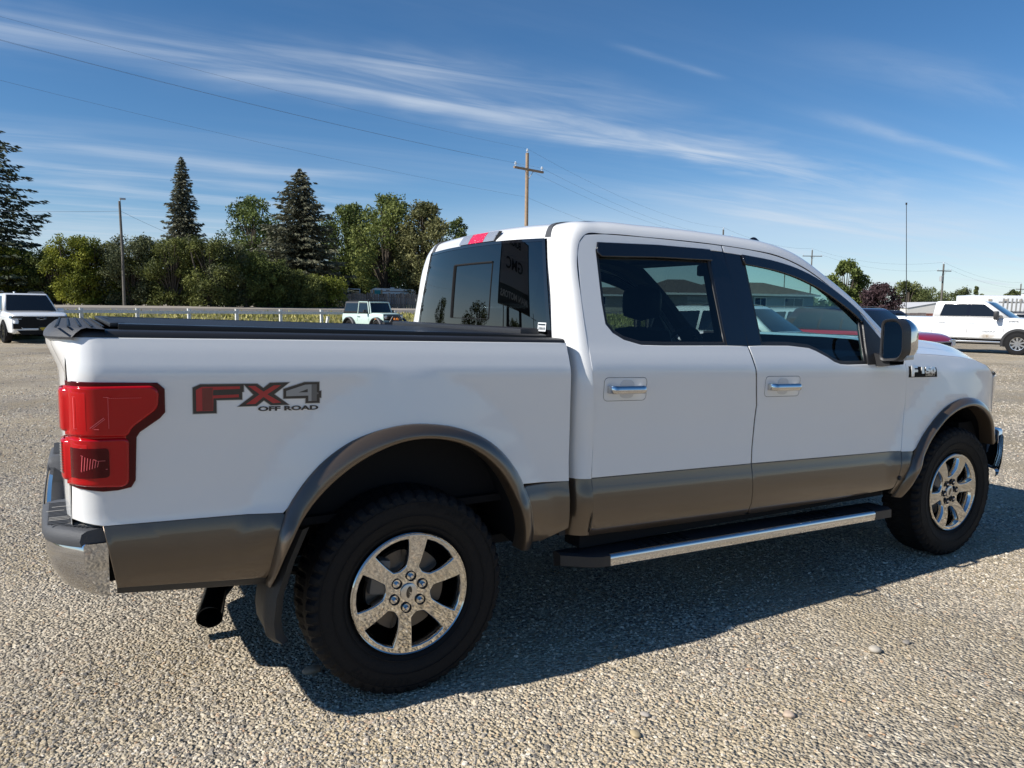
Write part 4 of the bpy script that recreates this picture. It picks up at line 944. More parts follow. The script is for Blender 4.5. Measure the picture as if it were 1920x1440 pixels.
def gravel_mat():
    m, nt, b, N, L = node_mat('gravel ground'); b.inputs['Roughness'].default_value = .92; b.inputs['Specular IOR Level'].default_value = .25
    tc = N('ShaderNodeTexCoord'); v = N('ShaderNodeTexVoronoi'); v.inputs['Scale'].default_value = 62; L(tc.outputs['Object'], v.inputs['Vector'])
    sp = N('ShaderNodeSeparateColor'); L(v.outputs['Color'], sp.inputs[0]); r = ramp(N, STONE); L(sp.outputs[0], r.inputs[0])
    v2 = N('ShaderNodeTexVoronoi'); v2.inputs['Scale'].default_value = 105; L(tc.outputs['Object'], v2.inputs['Vector']); sp2 = N('ShaderNodeSeparateColor'); L(v2.outputs['Color'], sp2.inputs[0])
    r2 = ramp(N, [(0, (.27, .225, .16)), (.5, (.47, .395, .28)), (1, (.58, .50, .365))]); L(sp2.outputs[0], r2.inputs[0])
    n1 = N('ShaderNodeTexNoise'); n1.inputs['Scale'].default_value = .9; n1.inputs['Detail'].default_value = 6; n1.inputs['Roughness'].default_value = .65; L(tc.outputs['Object'], n1.inputs['Vector'])
    mr = N('ShaderNodeMapRange'); mr.inputs[1].default_value = .36; mr.inputs[2].default_value = .62; L(n1.outputs[0], mr.inputs[0])
    mx = N('ShaderNodeMix'); mx.data_type = 'RGBA'; L(mr.outputs[0], mx.inputs[0]); L(r2.outputs[0], mx.inputs[6]); L(r.outputs[0], mx.inputs[7])
    n2 = N('ShaderNodeTexNoise'); n2.inputs['Scale'].default_value = .22; n2.inputs['Detail'].default_value = 8; n2.inputs['Roughness'].default_value = .6; L(tc.outputs['Object'], n2.inputs['Vector'])
    m2 = N('ShaderNodeMix'); m2.data_type = 'RGBA'; m2.blend_type = 'MULTIPLY'; m2.inputs[0].default_value = 1; L(mx.outputs[2], m2.inputs[6])
    r3 = ramp(N, [(.3, (.74, .725, .71)), (.7, (1.12, 1.09, 1.03))]); L(n2.outputs[0], r3.inputs[0]); L(r3.outputs[0], m2.inputs[7]); tone(nt, tc.outputs['Object'], m2.outputs[2], b)
    bp = N('ShaderNodeBump'); bp.inputs['Strength'].default_value = 1.0; bp.inputs['Distance'].default_value = .016; inv = N('ShaderNodeMath'); inv.operation = 'SUBTRACT'; inv.inputs[0].default_value = 1; L(v.outputs['Distance'], inv.inputs[1])
    ad = N('ShaderNodeMath'); ad.operation = 'MULTIPLY_ADD'; ad.inputs[1].default_value = .35; L(v2.outputs['Distance'], ad.inputs[0]); L(inv.outputs[0], ad.inputs[2]); L(ad.outputs[0], bp.inputs['Height']); L(bp.outputs[0], b.inputs['Normal'])
    return m
GRAVEL = gravel_mat()
def terrain():
    xs = np.concatenate([np.linspace(-900, -120, 14), np.linspace(-110, 160, 91), np.linspace(175, 1500, 22)]); ys = np.concatenate([np.linspace(-900, -100, 12), np.linspace(-90, 10, 26), np.linspace(12, 90, 79), np.linspace(100, 1800, 26)])
    X, Y = np.meshgrid(xs, ys, indexing='ij'); Z = ground_z(X, Y)
    MB().grid([[(X[i, j], Y[i, j], Z[i, j]) for j in range(len(ys))] for i in range(len(xs))]).build('ground', GRAVEL)['kind'] = 'structure'
terrain()
def strip(name, s0, s1, t0, t1, m, lift, n=60, k=8):
    rows = []
    for t in np.linspace(t0, t1, n):
        row = []
        for s in np.linspace(s0, s1, k):
            p = FEN0+FEND*t+FENN*s; row.append((p[0], p[1], gz(p[0], p[1])+lift))
        rows.append(row)
    o = MB().grid(rows).build(name, m); o['kind'] = 'structure'; return o
strip('verge', -3.5, 7.6, -140, 150, mat('dry verge soil', (.17, .16, .075), .95, var=(2.5, .6, 1.3), spec=.1), .02)
strip('road', 8.2, 16.5, -220, 260, mat('old asphalt', (.135, .125, .115), .9, var=(1.2, .85, 1.15), bump=(80, .3)), .028, k=14)
strip('road_shoulder', 16.9, 23, -220, 260, mat('pale shoulder gravel', (.30, .265, .22), .95, var=(1.5, .8, 1.2), bump=(60, .5)), .024)
# loose stones: one instancing object, only what nobody could count
def stones():
    pts = []; scl = []
    def ann(r0, r1, dens, smin, a0=-.86, a1=.80):
        n = int(dens*.5*(r1*r1-r0*r0)*(a1-a0)); r = np.sqrt(RNG.uniform(r0*r0, r1*r1, n)); a = YAW+RNG.uniform(a0, a1, n)
        x, y = CAMP[0]+r*np.sin(a), CAMP[1]+r*np.cos(a); s = np.clip(np.exp(RNG.normal(math.log(smin), .27, n)), .0038, .0165)
        # worn wheel tracks and packed patches carry fewer stones
        pn = np.sin(x*1.15+1.5*np.sin(y*.9)+.8)*np.sin(y*1.5+1.1*np.sin(x*1.0)+.4)+.45*np.sin(x*3.1+y*2.2+np.sin(y*2.7)); keep = RNG.random(n) < np.clip(.62+.62*pn, .10, 1)
        pts.append(np.stack([x, y, -.2*s], 1)[keep]); scl.append(s[keep])
    ann(.6, 3.6, 4800, .0054); ann(3.6, 5.5, 4200, .0058); ann(5.5, 9, 1900, .0072); ann(9, 16, 620, .0105); ann(16, 28, 150, .0135)
    # under and behind the truck, seen in the gaps
    P = np.concatenate(pts); S_ = np.concatenate(scl); n = len(P)
    me = bpy.data.meshes.new('gravel'); me.vertices.add(n); me.vertices.foreach_set('co', P.astype(np.float32).ravel())
    q = RNG.uniform(.7, 1.35, (n, 3)); q[:, 2] *= .72; sc = q*S_[:, None]
    a = me.attributes.new('scl', 'FLOAT_VECTOR', 'POINT'); a.data.foreach_set('vector', sc.astype(np.float32).ravel())
    rt = RNG.uniform(-.45, .45, (n, 3)); rt[:, 2] = RNG.uniform(0, 6.28, n)
    a = me.attributes.new('rot', 'FLOAT_VECTOR', 'POINT'); a.data.foreach_set('vector', rt.astype(np.float32).ravel())
    m, nt, b, N, L = node_mat('loose stone'); b.inputs['Roughness'].default_value = .85; b.inputs['Specular IOR Level'].default_value = .3
    oi = N('ShaderNodeObjectInfo'); r = ramp(N, STONE); L(oi.outputs['Random'], r.inputs[0]); tc = N('ShaderNodeTexCoord'); nz = N('ShaderNodeTexNoise'); nz.inputs['Scale'].default_value = 1.6; nz.inputs['Detail'].default_value = 4; L(tc.outputs['Object'], nz.inputs['Vector'])
    mx = N('ShaderNodeMix'); mx.data_type = 'RGBA'; mx.blend_type = 'MULTIPLY'; mx.inputs[0].default_value = 1; r3 = ramp(N, [(.3, (.82, .81, .80)), (.7, (1.12, 1.1, 1.08))]); L(nz.outputs[0], r3.inputs[0]); L(r.outputs[0], mx.inputs[6]); L(r3.outputs[0], mx.inputs[7]); ge = N('ShaderNodeNewGeometry'); tone(nt, ge.outputs['Position'], mx.outputs[2], b)
    ng = bpy.data.node_groups.new('scatter', 'GeometryNodeTree'); ng.interface.new_socket('Geometry', in_out='INPUT', socket_type='NodeSocketGeometry'); ng.interface.new_socket('Geometry', in_out='OUTPUT', socket_type='NodeSocketGeometry')
    G = ng.nodes.new; K = ng.links.new; gi = G('NodeGroupInput'); go = G('NodeGroupOutput'); g2i = G('GeometryNodeGeometryToInstance')
    for k in range(5):
        ic = G('GeometryNodeMeshIcoSphere'); ic.inputs['Radius'].default_value = 1; ic.inputs['Subdivisions'].default_value = 2
        sp = G('GeometryNodeSetPosition'); nz = G('ShaderNodeTexNoise'); nz.inputs['Scale'].default_value = .85; nz.inputs['Detail'].default_value = 1.5; ps = G('GeometryNodeInputPosition'); ad = G('ShaderNodeVectorMath'); ad.inputs[1].default_value = (k*7.3, k*3.1, k*1.7); K(ps.outputs[0], ad.inputs[0]); K(ad.outputs[0], nz.inputs['Vector'])
        sb = G('ShaderNodeVectorMath'); sb.operation = 'SUBTRACT'; sb.inputs[1].default_value = (.5, .5, .5); K(nz.outputs['Color'], sb.inputs[0]); ml = G('ShaderNodeVectorMath'); ml.operation = 'SCALE'; ml.inputs['Scale'].default_value = 1.5; K(sb.outputs[0], ml.inputs[0])
        K(ic.outputs[0], sp.inputs['Geometry']); K(ml.outputs[0], sp.inputs['Offset']); sm = G('GeometryNodeSetMaterial'); sm.inputs['Material'].default_value = m; K(sp.outputs[0], sm.inputs[0]); K(sm.outputs[0], g2i.inputs[0])
    ip = G('GeometryNodeInstanceOnPoints'); ip.inputs['Pick Instance'].default_value = True; rv = G('FunctionNodeRandomValue'); rv.data_type = 'INT'; rv.inputs[4].default_value = 0; rv.inputs[5].default_value = 4
    na = G('GeometryNodeInputNamedAttribute'); na.data_type = 'FLOAT_VECTOR'; na.inputs[0].default_value = 'scl'; nr = G('GeometryNodeInputNamedAttribute'); nr.data_type = 'FLOAT_VECTOR'; nr.inputs[0].default_value = 'rot'
    K(gi.outputs[0], ip.inputs['Points']); K(g2i.outputs[0], ip.inputs['Instance']); K(rv.outputs[2], ip.inputs['Instance Index']); K(na.outputs[0], ip.inputs['Scale']); K(nr.outputs[0], ip.inputs['Rotation']); K(ip.outputs[0], go.inputs[0])
    o = link('gravel', me); mod = o.modifiers.new('scatter', 'NODES'); mod.node_group = ng; o['kind'] = 'stuff'; me.materials.append(m)
    return m
STONEM = stones()
def pebble(x, y, r, col, label):
    rr = random.Random(int(x*100)); bm = bmesh.new(); bmesh.ops.create_icosphere(bm, subdivisions=3, radius=1)
    for v in bm.verts:
        c = v.co.copy(); k = 1+.13*math.sin(c.x*2.1+x*7)+.10*math.sin(c.y*2.7+c.z*1.9+y*5)
        v.co = Vector((c.x*r*1.25*k, c.y*r*.95*k, c.z*r*.62*k))
    for f in bm.faces: f.smooth = True
    me = bpy.data.meshes.new('pebble'); bm.to_mesh(me); bm.free(); me.materials.append(mat('pebble %.2f' % col[0], col, .8, bump=(50, .3), var=(14, .8, 1.15)))
    o = link('pebble', me); o.location = (x, y, r*.45); o.rotation_euler = (0, 0, rr.random()*6); tag(o, label, 'pebble', 'larger pebbles lying on the gravel')
pebble(1.996, -1.637, .026, (.44, .40, .34), 'large pale rounded pebble on the sunlit gravel right of centre')
pebble(2.206, -1.655, .015, (.22, .20, .18), 'small brown pebble just beyond the large pale one on the gravel')
pebble(1.197, -1.834, .019, (.46, .36, .28), 'pinkish tan pebble on the gravel nearest the bottom edge of the photo')
pebble(.593, -1.653, .019, (.45, .36, .22), 'yellowish pebble on the gravel below the step, near the bottom edge')
pebble(.713, -1.568, .017, (.40, .36, .32), 'grey buff pebble on the gravel beside the yellowish one')
pebble(-.30, -.62, .030, (.34, .27, .20), 'brown pebble on sunlit gravel left of the rear wheel shadow')
# verge grass
def grass():
    V = []; tint = []; n = 15000
    t = RNG.uniform(-42, 62, n); s = RNG.uniform(-2.6, 7.2, n); h = RNG.uniform(.10, .30, n); w = RNG.uniform(.05, .12, n); a = RNG.uniform(0, pi, n)
    P = FEN0+FEND*t[:, None]+FENN*s[:, None]; z = ground_z(P[:, 0], P[:, 1]); lx = RNG.normal(0, .08, n); ly = RNG.normal(0, .08, n)
    c, s_ = np.cos(a)*w, np.sin(a)*w
    A = np.stack([P[:, 0]-c, P[:, 1]-s_, z], 1); B = np.stack([P[:, 0]+c, P[:, 1]+s_, z], 1); C = np.stack([P[:, 0]+lx, P[:, 1]+ly, z+h], 1)
    o = quads_mesh('grass', np.stack([A, B, C], 1), leaf_mat('verge grass', (.17, .17, .045), (.34, .30, .11)), tint=RNG.random(n), tri=True); o['kind'] = 'stuff'
def leaf_mat(name, c0, c1, trans=.25):
    if name in MATS: return MATS[name]
    c0 = [c*1.4 for c in c0]; c1 = [c*1.55 for c in c1]
    m, nt, b, N, L = node_mat(name); at_ = N('ShaderNodeAttribute'); at_.attribute_name = 'tint'; mx = N('ShaderNodeMix'); mx.data_type = 'RGBA'; mx.inputs[6].default_value = (*c0, 1); mx.inputs[7].default_value = (*c1, 1)
    L(at_.outputs['Fac'], mx.inputs[0]); L(mx.outputs[2], b.inputs['Base Color']); b.inputs['Roughness'].default_value = .65; b.inputs['Specular IOR Level'].default_value = .25
    tr = N('ShaderNodeBsdfTranslucent'); L(mx.outputs[2], tr.inputs[0]); ms = N('ShaderNodeMixShader'); ms.inputs[0].default_value = trans
    out = nt.nodes['Material Output']; L(b.outputs[0], ms.inputs[1]); L(tr.outputs[0], ms.inputs[2]); L(ms.outputs[0], out.inputs[0]); MATS[name] = m; return m
grass()
# ------------------------------------------------------------------ fence along the road
WOODW = mat('white painted wood', (.70, .70, .68), .6, var=(8, .85, 1.05))
def white_fence():
    x, y = FEN0; F = thing('white_fence', 'low white post and single rail fence along the grass verge', 'fence', (x, y, gz(x, y)))
    z0 = gz(x, y); ang = math.atan2(FEND[1], FEND[0]); sp = 2.44; n0, n1 = -6, 8
    for k in range(n0, n1):
        p = FEND*sp*k; g = gz(x+p[0], y+p[1])-z0
        lean = Matrix.Rotation(random.uniform(-.015, .015), 3, 'Y')
        mb = MB(); mb.box((p[0], p[1], g+.40), (.15, .13, .98), ang, lean); mb.box((p[0], p[1], g+.895), (.17, .15, .03), ang); mb.build('post', WOODW, F, smooth=False)
    for k in range(n0, n1-1):
        p = FEND*sp*(k+.5)-FENN*.085; mb = MB(); mb.box((p[0], p[1], gz(x, y)-z0+.73+random.uniform(-.012, .012)), (sp-.01, .035, .15), ang); mb.build('rail', WOODW, F, smooth=False)
white_fence()
x, y = at(613, 43); mb = MB(); mb.box((0, 0, .26), (.12, .12, .62), .3, Matrix.Rotation(.22, 3, 'Y')); mb.box((.06, 0, .57), (.16, .13, .04), .3)
o = mb.build('stub_post', WOODW, smooth=False); o.location = (x, y, gz(x, y)); tag(o, 'short leaning white stub post beside the mint off-roader at the fence end', 'post')
# ------------------------------------------------------------------ vegetation
BARK = mat('bark', (.085, .068, .052), .9, bump=(18, .6))
def blob_quads(C, Rr, n, leaf, rng, up=.0, hollow=.45):
    """leaf cards spread through a set of ellipsoid clumps; C: k*3, Rr: k*3"""
    k = len(C); w = (Rr[:, 0]*Rr[:, 1]*Rr[:, 2])**(2/3); idx = rng.choice(k, n, p=w/w.sum())
    d = rng.normal(size=(n, 3)); d /= np.linalg.norm(d, axis=1, keepdims=True); r = (hollow+(1-hollow)*rng.random(n))**.7
    r *= 1+.12*rng.normal(size=n)
    P = C[idx]+d*r[:, None]*Rr[idx]
    a = rng.normal(size=(n, 3)); a[:, 2] += up; a /= np.linalg.norm(a, axis=1, keepdims=True)
    b = np.cross(a, rng.normal(size=(n, 3))); b /= np.linalg.norm(b, axis=1, keepdims=True)
    s = leaf*rng.uniform(.6, 1.4, n)[:, None]; u = a*s; v = b*s*.42
    q = np.stack([P-u*.5, P+v*.5, P+u*.5, P-v*.5], 1); return q, idx
def deciduous(name, px, d, h, w, base, seed, c0, c1, label, cat='tree', group=None, leaf=.22, n=16000, clumps=26, lift=.25, shape=None, trunk=True, open_=.45, xy=None, stems=1, zb=None):
    rng = np.random.default_rng(seed); clumps = int(clumps*1.7); x, y = xy if xy else at(px, d); z = (gz(x, y) if zb is None else zb); t = thing(name, label, cat, (x, y, z), 0, group)
    C = []; R_ = []; br = MB()
    for i in range(clumps):
        f = (i+.5)/clumps; zz = h*(lift+(1-lift)*f); env = (shape(f) if shape else math.sqrt(max(.05, 1-(2*f-.85)**2*.8)))
        a = rng.uniform(0, 2*pi); rad = w*.5*env*math.sqrt(rng.uniform(.12, 1))*.80; s = w*rng.uniform(.095, .195)*(1 if f < .85 else .8)
        C.append((rad*math.cos(a), rad*math.sin(a), min(zz, h-s*.75))); R_.append((s, s, s*rng.uniform(.7, 1.15)))
        if trunk: br.tube([(0, 0, h*lift*rng.uniform(.5, 1)), (C[-1][0]*.5, C[-1][1]*.5, C[-1][2]*.72), C[-1]], [w*.014, w*.009, w*.003], 5)
    C = np.array(C); R_ = np.array(R_); q, idx = blob_quads(C, R_, n, leaf, rng, hollow=open_)
    tv = np.clip(.5+.30*rng.normal(size=clumps)[idx]*.8+.18*rng.normal(size=n), 0, 1)
    quads_mesh('crown', q, leaf_mat('leaf '+name+str(round(c0[0], 3))+str(round(c1[1], 3)), c0, c1), t, tint=tv)
    if trunk:
        for k in range(stems):
            o = rng.normal(size=2)*w*.05*(stems > 1); br.tube([(o[0], o[1], -.2), (o[0]*1.5+w*.01, o[1]*1.5, h*.3), (o[0]*2.5, o[1]*2.5, h*.62), (o[0]*3, o[1]*3, h*.85)], [w*.032, w*.026, w*.016, w*.004], 8)
        br.build('trunk', BARK, t)
    return t
def conifer(px, d, h, w, seed, label, c0, c1, levels=26, per=9, sag=.22, lift=.06, top=1.0, xy=None, dens=1.0, power=.85, leaf=.42, name='spruce_tree', zb=None):
    rng = np.random.default_rng(seed); x, y = xy if xy else at(px, d); z = gz(x, y) if zb is None else zb; t = thing(name, label, 'spruce tree', (x, y, z)); Q = []; TT = []; br = MB()
    for i in range(levels):
        f = i/(levels-1); zz = h*(lift+(1-lift)*f**.96); L_ = w*.5*((1-f)**power)*rng.uniform(.82, 1.12)+.12; nb = max(4, int(per*(1-.45*f)))
        for k in range(nb):
            a = 2*pi*(k+rng.uniform(-.35, .35))/nb+i*1.7; ll = L_*rng.uniform(.46, 1.2); n = max(5, int(26*dens*ll/(w*.5)*1.25)+5)
            u = rng.random(n)**.7; droop = -sag*ll*u+.30*sag*ll*u**3*1.6+.10*ll*(f > .6)*u
            spread = .12*ll*(1-u*.6)+.05; px_, py_ = np.cos(a), np.sin(a); side = rng.normal(size=n)*spread
            P = np.stack([px_*ll*u-py_*side, py_*ll*u+px_*side, zz+droop+rng.normal(size=n)*.06-np.abs(side)*.25], 1)
            ax = np.stack([px_+rng.normal(size=n)*.5, py_+rng.normal(size=n)*.5, -.15-.35*rng.random(n)], 1); ax /= np.linalg.norm(ax, axis=1, keepdims=True)
            bx_ = np.cross(ax, rng.normal(size=(n, 3))); bx_ /= np.linalg.norm(bx_, axis=1, keepdims=True); s = leaf*rng.uniform(.6, 1.25, n)[:, None]*(1-.35*f)
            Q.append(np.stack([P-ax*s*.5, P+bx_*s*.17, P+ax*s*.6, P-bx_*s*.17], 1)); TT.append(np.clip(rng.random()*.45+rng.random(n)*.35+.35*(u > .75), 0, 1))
            if k % 2 == 0: br.tube([(0, 0, zz), (px_*ll*.5, py_*ll*.5, zz-sag*ll*.4), (px_*ll*.85, py_*ll*.85, zz-sag*ll*.62)], [.035+.02*(1-f), .022, .006], 4, caps=False)
    quads_mesh('crown', np.concatenate(Q), leaf_mat('needles%.3f' % c0[1], c0, c1, .12), t, tint=np.concatenate(TT))
    br.tube([(0, 0, -.2), (0, 0, h*.5), (0, 0, h)], [w*.035, w*.02, .02], 8); br.build('trunk', BARK, t); return t
conifer(349, 85, 15.9, 5.9, 3, 'tall narrow dark spruce standing behind the hedge, right of the lamp pole', (.034, .040, .028), (.105, .105, .068), levels=52, per=17, sag=.35, power=.72, dens=1.7, leaf=.5)
conifer(566, 80, 13.9, 10.6, 5, 'broad dark spruce with dense drooping boughs beside the leafy trees', (.032, .036, .024), (.098, .098, .062), levels=46, per=17, sag=.30, power=.62, dens=2.3, leaf=.6)
conifer(-18, 62, 15.4, 11.0, 9, 'large ragged spruce cut off by the left edge of the photo', (.018, .026, .018), (.05, .06, .035), levels=30, per=13, sag=.14, power=.60, dens=2.4, leaf=.55)
G1, G2 = (.038, .060, .014), (.150, .175, .042)
deciduous('leafy_tree', 482, 86, 12.0, 8.2, 0, 21, (.030, .050, .016), (.125, .155, .045), 'loose green leafy tree just left of the broad dark spruce', group='leafy trees behind the hedge', leaf=.34, n=11000, clumps=30, lift=.2, open_=.4)
for i, (px, d, h, w, sd, lb) in enumerate(((655, 92, 12.2, 8.0, 31, 'cottonwood with rounded pale green top right of the broad spruce'), (722, 88, 12.6, 9.0, 32, 'tallest pale green cottonwood, above the mint off-roader and camper'), (795, 86, 11.6, 7.4, 33, 'olive cottonwood with brownish leaves beside the truck cab'), (856, 100, 11.6, 4.6, 34, 'small thin treetop showing just over the truck cab corner'))):
    deciduous('cottonwood_tree', px, d, h, w, 0, sd, *(((.032, .052, .014), (.13, .155, .042)), ((.045, .066, .016), (.17, .19, .055)), ((.05, .058, .022), (.155, .15, .062)), ((.04, .06, .018), (.14, .16, .05)))[i], label=lb, group='leafy trees behind the hedge', leaf=.36, n=15000 if i < 3 else 5000, clumps=38 if i < 3 else 16, lift=.16, open_=.35)
deciduous('leafy_tree', 700, 97, 8.2, 12, 0, 35, (.055, .052, .030), (.125, .115, .060), 'brownish thicket tree low behind the plank fence and camper', group='leafy trees behind the hedge', leaf=.36, n=12000, clumps=30, lift=.08, open_=.2)
HS = [(-60, 64, 4.4), (-15, 63, 4.6), (30, 62, 4.4), (72, 63, 4.2), (108, 62, 4.6), (146, 61, 5.4), (182, 62, 5.3), (214, 63, 5.0), (250, 62, 5.6), (288, 63, 5.3), (326, 62, 5.5), (360, 63, 5.2), (396, 62, 5.5), (432, 63, 5.1), (466, 64, 4.6), (500, 65, 4.0), (536, 66, 3.2), (572, 67, 2.7), (604, 69, 2.8)]
HL = ['dark bushy willow', 'yellow green willow', 'grey green willow', 'olive willow']
HC = [((.030, .042, .012), (.105, .125, .032)), ((.055, .070, .010), (.205, .215, .030)), ((.036, .045, .022), (.12, .13, .062)), ((.036, .046, .013), (.135, .145, .04))]
HK = [1, 0, 1, 0, 0, 1, 1, 2, 2, 3, 3, 3, 3, 2, 0, 0, 3, 3, 1]
HW_ = ['at the left edge behind the white SUV roof, outermost', 'below the ragged spruce at the left edge', 'directly behind the white SUV windscreen', 'over the right side of the white SUV roof', 'filling the dip just right of the ragged spruce', 'with the brightest top, left of the lamp pole', 'with a bright top touching the lamp pole from the left', 'standing at the foot of the wooden lamp pole', 'with airy stems just right of the lamp pole', 'between the lamp pole and the tall narrow spruce', 'in front of the tall narrow spruce on its left', 'in front of the tall narrow spruce on its right', 'two shrubs right of the tall narrow spruce', 'between the narrow spruce and the loose leafy tree', 'below the loose leafy tree, at the hedge step', 'left of the broad spruce foot', 'low and directly under the broad spruce', 'low and right of the broad spruce foot', 'lowest, ending the hedge at the plank fence']
for i, (px, d, h) in enumerate(HS):
    c0, c1 = HC[HK[i]]
    deciduous('hedge_shrub', px, d, h, 4.5, 0, 50+i, c0, c1, HL[HK[i]]+' shrub '+HW_[i], 'shrub', 'willow shrubs in the roadside hedge', leaf=.20, n=11500, clumps=34, lift=.04, shape=lambda f: .75+.35*math.sin(pi*min(1, f*1.05)), open_=.15, stems=3)
# hedge and trees outside the frame to the left, mirrored in the rear window
for k in range(9):
    deciduous('hedge_shrub', 0, 0, 4.2+.5*math.sin(k*2.3), 5.0, 0, 80+k, *HC[(0, 3, 0, 2, 3, 0, 3, 2, 0)[k]], label=['dark','olive','tall dark','grey green','olive','tall dark','dark','grey green','olive'][k]+' roadside shrub beyond the left edge, mirrored in the rear window', cat='shrub', group='shrubs mirrored in the rear window', leaf=.28, n=2500, clumps=14, lift=.05, xy=(-18-9*k, 52-2.0*k+2*math.sin(k)), open_=.2)
x0 = 74
deciduous('leafy_tree', 1580, 78, 6.6, 4.3, 0, 101, (.036, .056, .014), (.125, .15, .04), 'rounded green tree rising beside the windscreen pillar on the right', leaf=.3, n=11000, clumps=26, lift=.18, open_=.3)
deciduous('plum_tree', 1643, 74, 4.3, 4.0, 0, 102, (.022, .014, .016), (.075, .045, .050), 'dark purple leaved plum tree right of the rounded green tree', leaf=.26, n=10000, clumps=26, lift=.12, open_=.25)
deciduous('leafy_tree', 1697, 120, 5.4, 5.6, 0, 103, (.04, .055, .018), (.12, .13, .045), 'small green tree behind the whip aerial, left of the white pickup', leaf=.34, n=5000, clumps=18, lift=.1, open_=.3)
for i, (px, d, h, w, lb) in enumerate(((1737, 150, 5.2, 9, 'wide low green tree behind the left of the distant white pickup bed'), (1793, 150, 5.2, 7, 'low green tree just left of the white pickup cab roof'), (1716, 140, 4.2, 7, 'low olive bush above the rusty wall'), (1822, 170, 6.2, 2.6, 'small pointed dark tree over the roof of the distant white pickup'), (1812, 175, 4.4, 3.4, 'low dark bush left of the small pointed tree'), (1833, 175, 4.6, 3.0, 'low dark bush right of the small pointed tree'), (1893, 120, 4.8, 4.2, 'sparse shrub above the grey corral panels at the right edge'), (1600, 100, 3.0, 5, 'low olive bush between the green and the purple tree'))):
    deciduous('far_tree', px, d, h, w, 0, 110+i, (.035, .048, .018), (.105, .12, .045), lb, 'tree', leaf=.42, n=3000, clumps=14, lift=.05, open_=.25, shape=(lambda f: 1.05-f) if 'pointed' in lb else None)
# ------------------------------------------------------------------ poles and wires
POLEW = mat('weathered pole wood', (.33, .235, .155), .85, var=(6, .75, 1.2), bump=(30, .3)); POLEG = mat('grey pole wood', (.13, .12, .105), .9, var=(4, .8, 1.2)); STEEL = mat('galvanised steel', (.42, .43, .44), .45, .7); PORC = mat('porcelain', (.62, .68, .75), .15, coat=.8); WIRE = mat('wire', (.10, .11, .13), .6)
POLES = {}
def pole(px, d, top, label, arm=2.4, armang=0., wood=None, r=.14, cyl=False, xy=None, group='power poles carrying the wires', drop=1.05, low=2.75):
    wood = wood or POLEG; x, y = xy if xy else at(px, d); g = gz(x, y); h = top-g; t = thing('power_pole', label, 'power pole', (x, y, g), armang, group)
    MB().tube([(0, 0, -.3), (0, 0, h*.5), (0, 0, h)], [r, r*.86, r*.72], 12).build('pole_shaft', wood, t)
    if arm:
        za = h-drop; MB().box((0, -.16, za), (arm, .12, .13)).build('crossarm', wood, t)
        mb = MB(); mb.tube([(-.42, -.2, za), (0, -.18, za-.55)], .022, 5); mb.tube([(.42, -.2, za), (0, -.18, za-.55)], .022, 5); mb.build('brace', STEEL, t)
        for k in ((-arm/2+.12, za+.07), (arm/2-.12, za+.07), (0, h)):
            mb = MB(); mb.tube([(k[0], -.16 if k[0] else 0, k[1]), (k[0], -.16 if k[0] else 0, k[1]+.10)], .025, 6); mb.lathe([(0, .10), (.07, .11), (.085, .16), (.05, .19), (.075, .22), (.04, .27), (0, .28)], 10, 'Z', (k[0], -.16 if k[0] else 0, k[1])); mb.build('insulator', PORC, t)
    if cyl: mb = MB(); mb.lathe([(0, 0), (.22, 0), (.22, .75), (.15, .82), (0, .82)], 14, 'Z', (-.34, 0, h-2.6)); mb.build('transformer', mat('transformer grey', (.45, .46, .46), .4, .3), t)
    c, s = math.cos(armang), math.sin(armang); POLES[label] = [(x+c*k+s*.16, y+s*k-c*.16, g+h-drop+.25) for k in (-arm/2+.12, arm/2-.12)]+[(x, y, g+h+.26), (x, y, g+h-low)]
    return t
p0 = pole(983, 50, 11.35, 'brown wooden power pole with slanting crossarm rising behind the truck cab', 2.6, .24, POLEW, .15)
pL = pole(0, 0, 13.9, 'power pole beyond the left edge of the photo holding the four wires', 2.6, .6, POLEG, .15, xy=(-31.0, 23.0), drop=.7, low=1.3)
p2 = pole(1347, 102, 12.1, 'far grey pole whose crossarm peeks over the middle of the cab roof', 2.6, -.35)
p3 = pole(1513, 135, 12.2, 'far grey pole with crossarm over the sloping windscreen pillar', 3.4, -.5)
p3b = pole(1464, 190, 15.6, 'faint distant pole tip right beside the small roof fin', 2.4, -.5)
p4 = pole(1758, 118, 9.0, 'grey pole with transformer can right of the whip aerial', 2.6, -.25, r=.17, cyl=True)
p5 = pole(1904, 150, 7.4, 'grey pole with crossarm at the far right above the white trailer', 2.6, -.3, r=.15, cyl=True)
def wire(a, b, sag, r=.009, label='thin dark overhead wire', sub=14):
    a, b = Vector(a), Vector(b); pts = [a.lerp(b, t)-Vector((0, 0, 4*sag*t*(1-t))) for t in np.linspace(0, 1, sub)]
    o = MB().tube(pts, r, 4).build('overhead_wire', WIRE); tag(o, label, 'wire', 'overhead power wires'); return o
names = list(POLES)
def span(i, j, ks, sag, r, label):
    A, B = POLES[names[i]], POLES[names[j]]
    for k, w in ks: wire(A[k], B[k], sag, r, w)
span(1, 0, ((2, 'topmost of the four wires crossing the sky at upper left'), (0, 'second of the four wires crossing the sky at upper left'), (1, 'third wire, running close below the second at upper left'), (3, 'lowest and separate wire crossing the upper left sky')), .9, .0040, '')
span(0, 2, ((2, 'upper wire running right from the brown pole down behind the roof'), (1, 'wire from the right crossarm tip of the brown pole to the far pole'), (0, 'wire from the left crossarm tip of the brown pole to the far pole'), (3, 'lowest wire running right from the brown pole shaft')), 1.0, .0055, '')
span(2, 3, ((2, 'far top wire between the roof pole and the pillar pole'),), .8, .009, '')
span(3, 5, ((2, 'far top wire sagging towards the pole with the transformer'), (1, 'far lower wire sagging towards the pole with the transformer')), 1.2, .009, '')
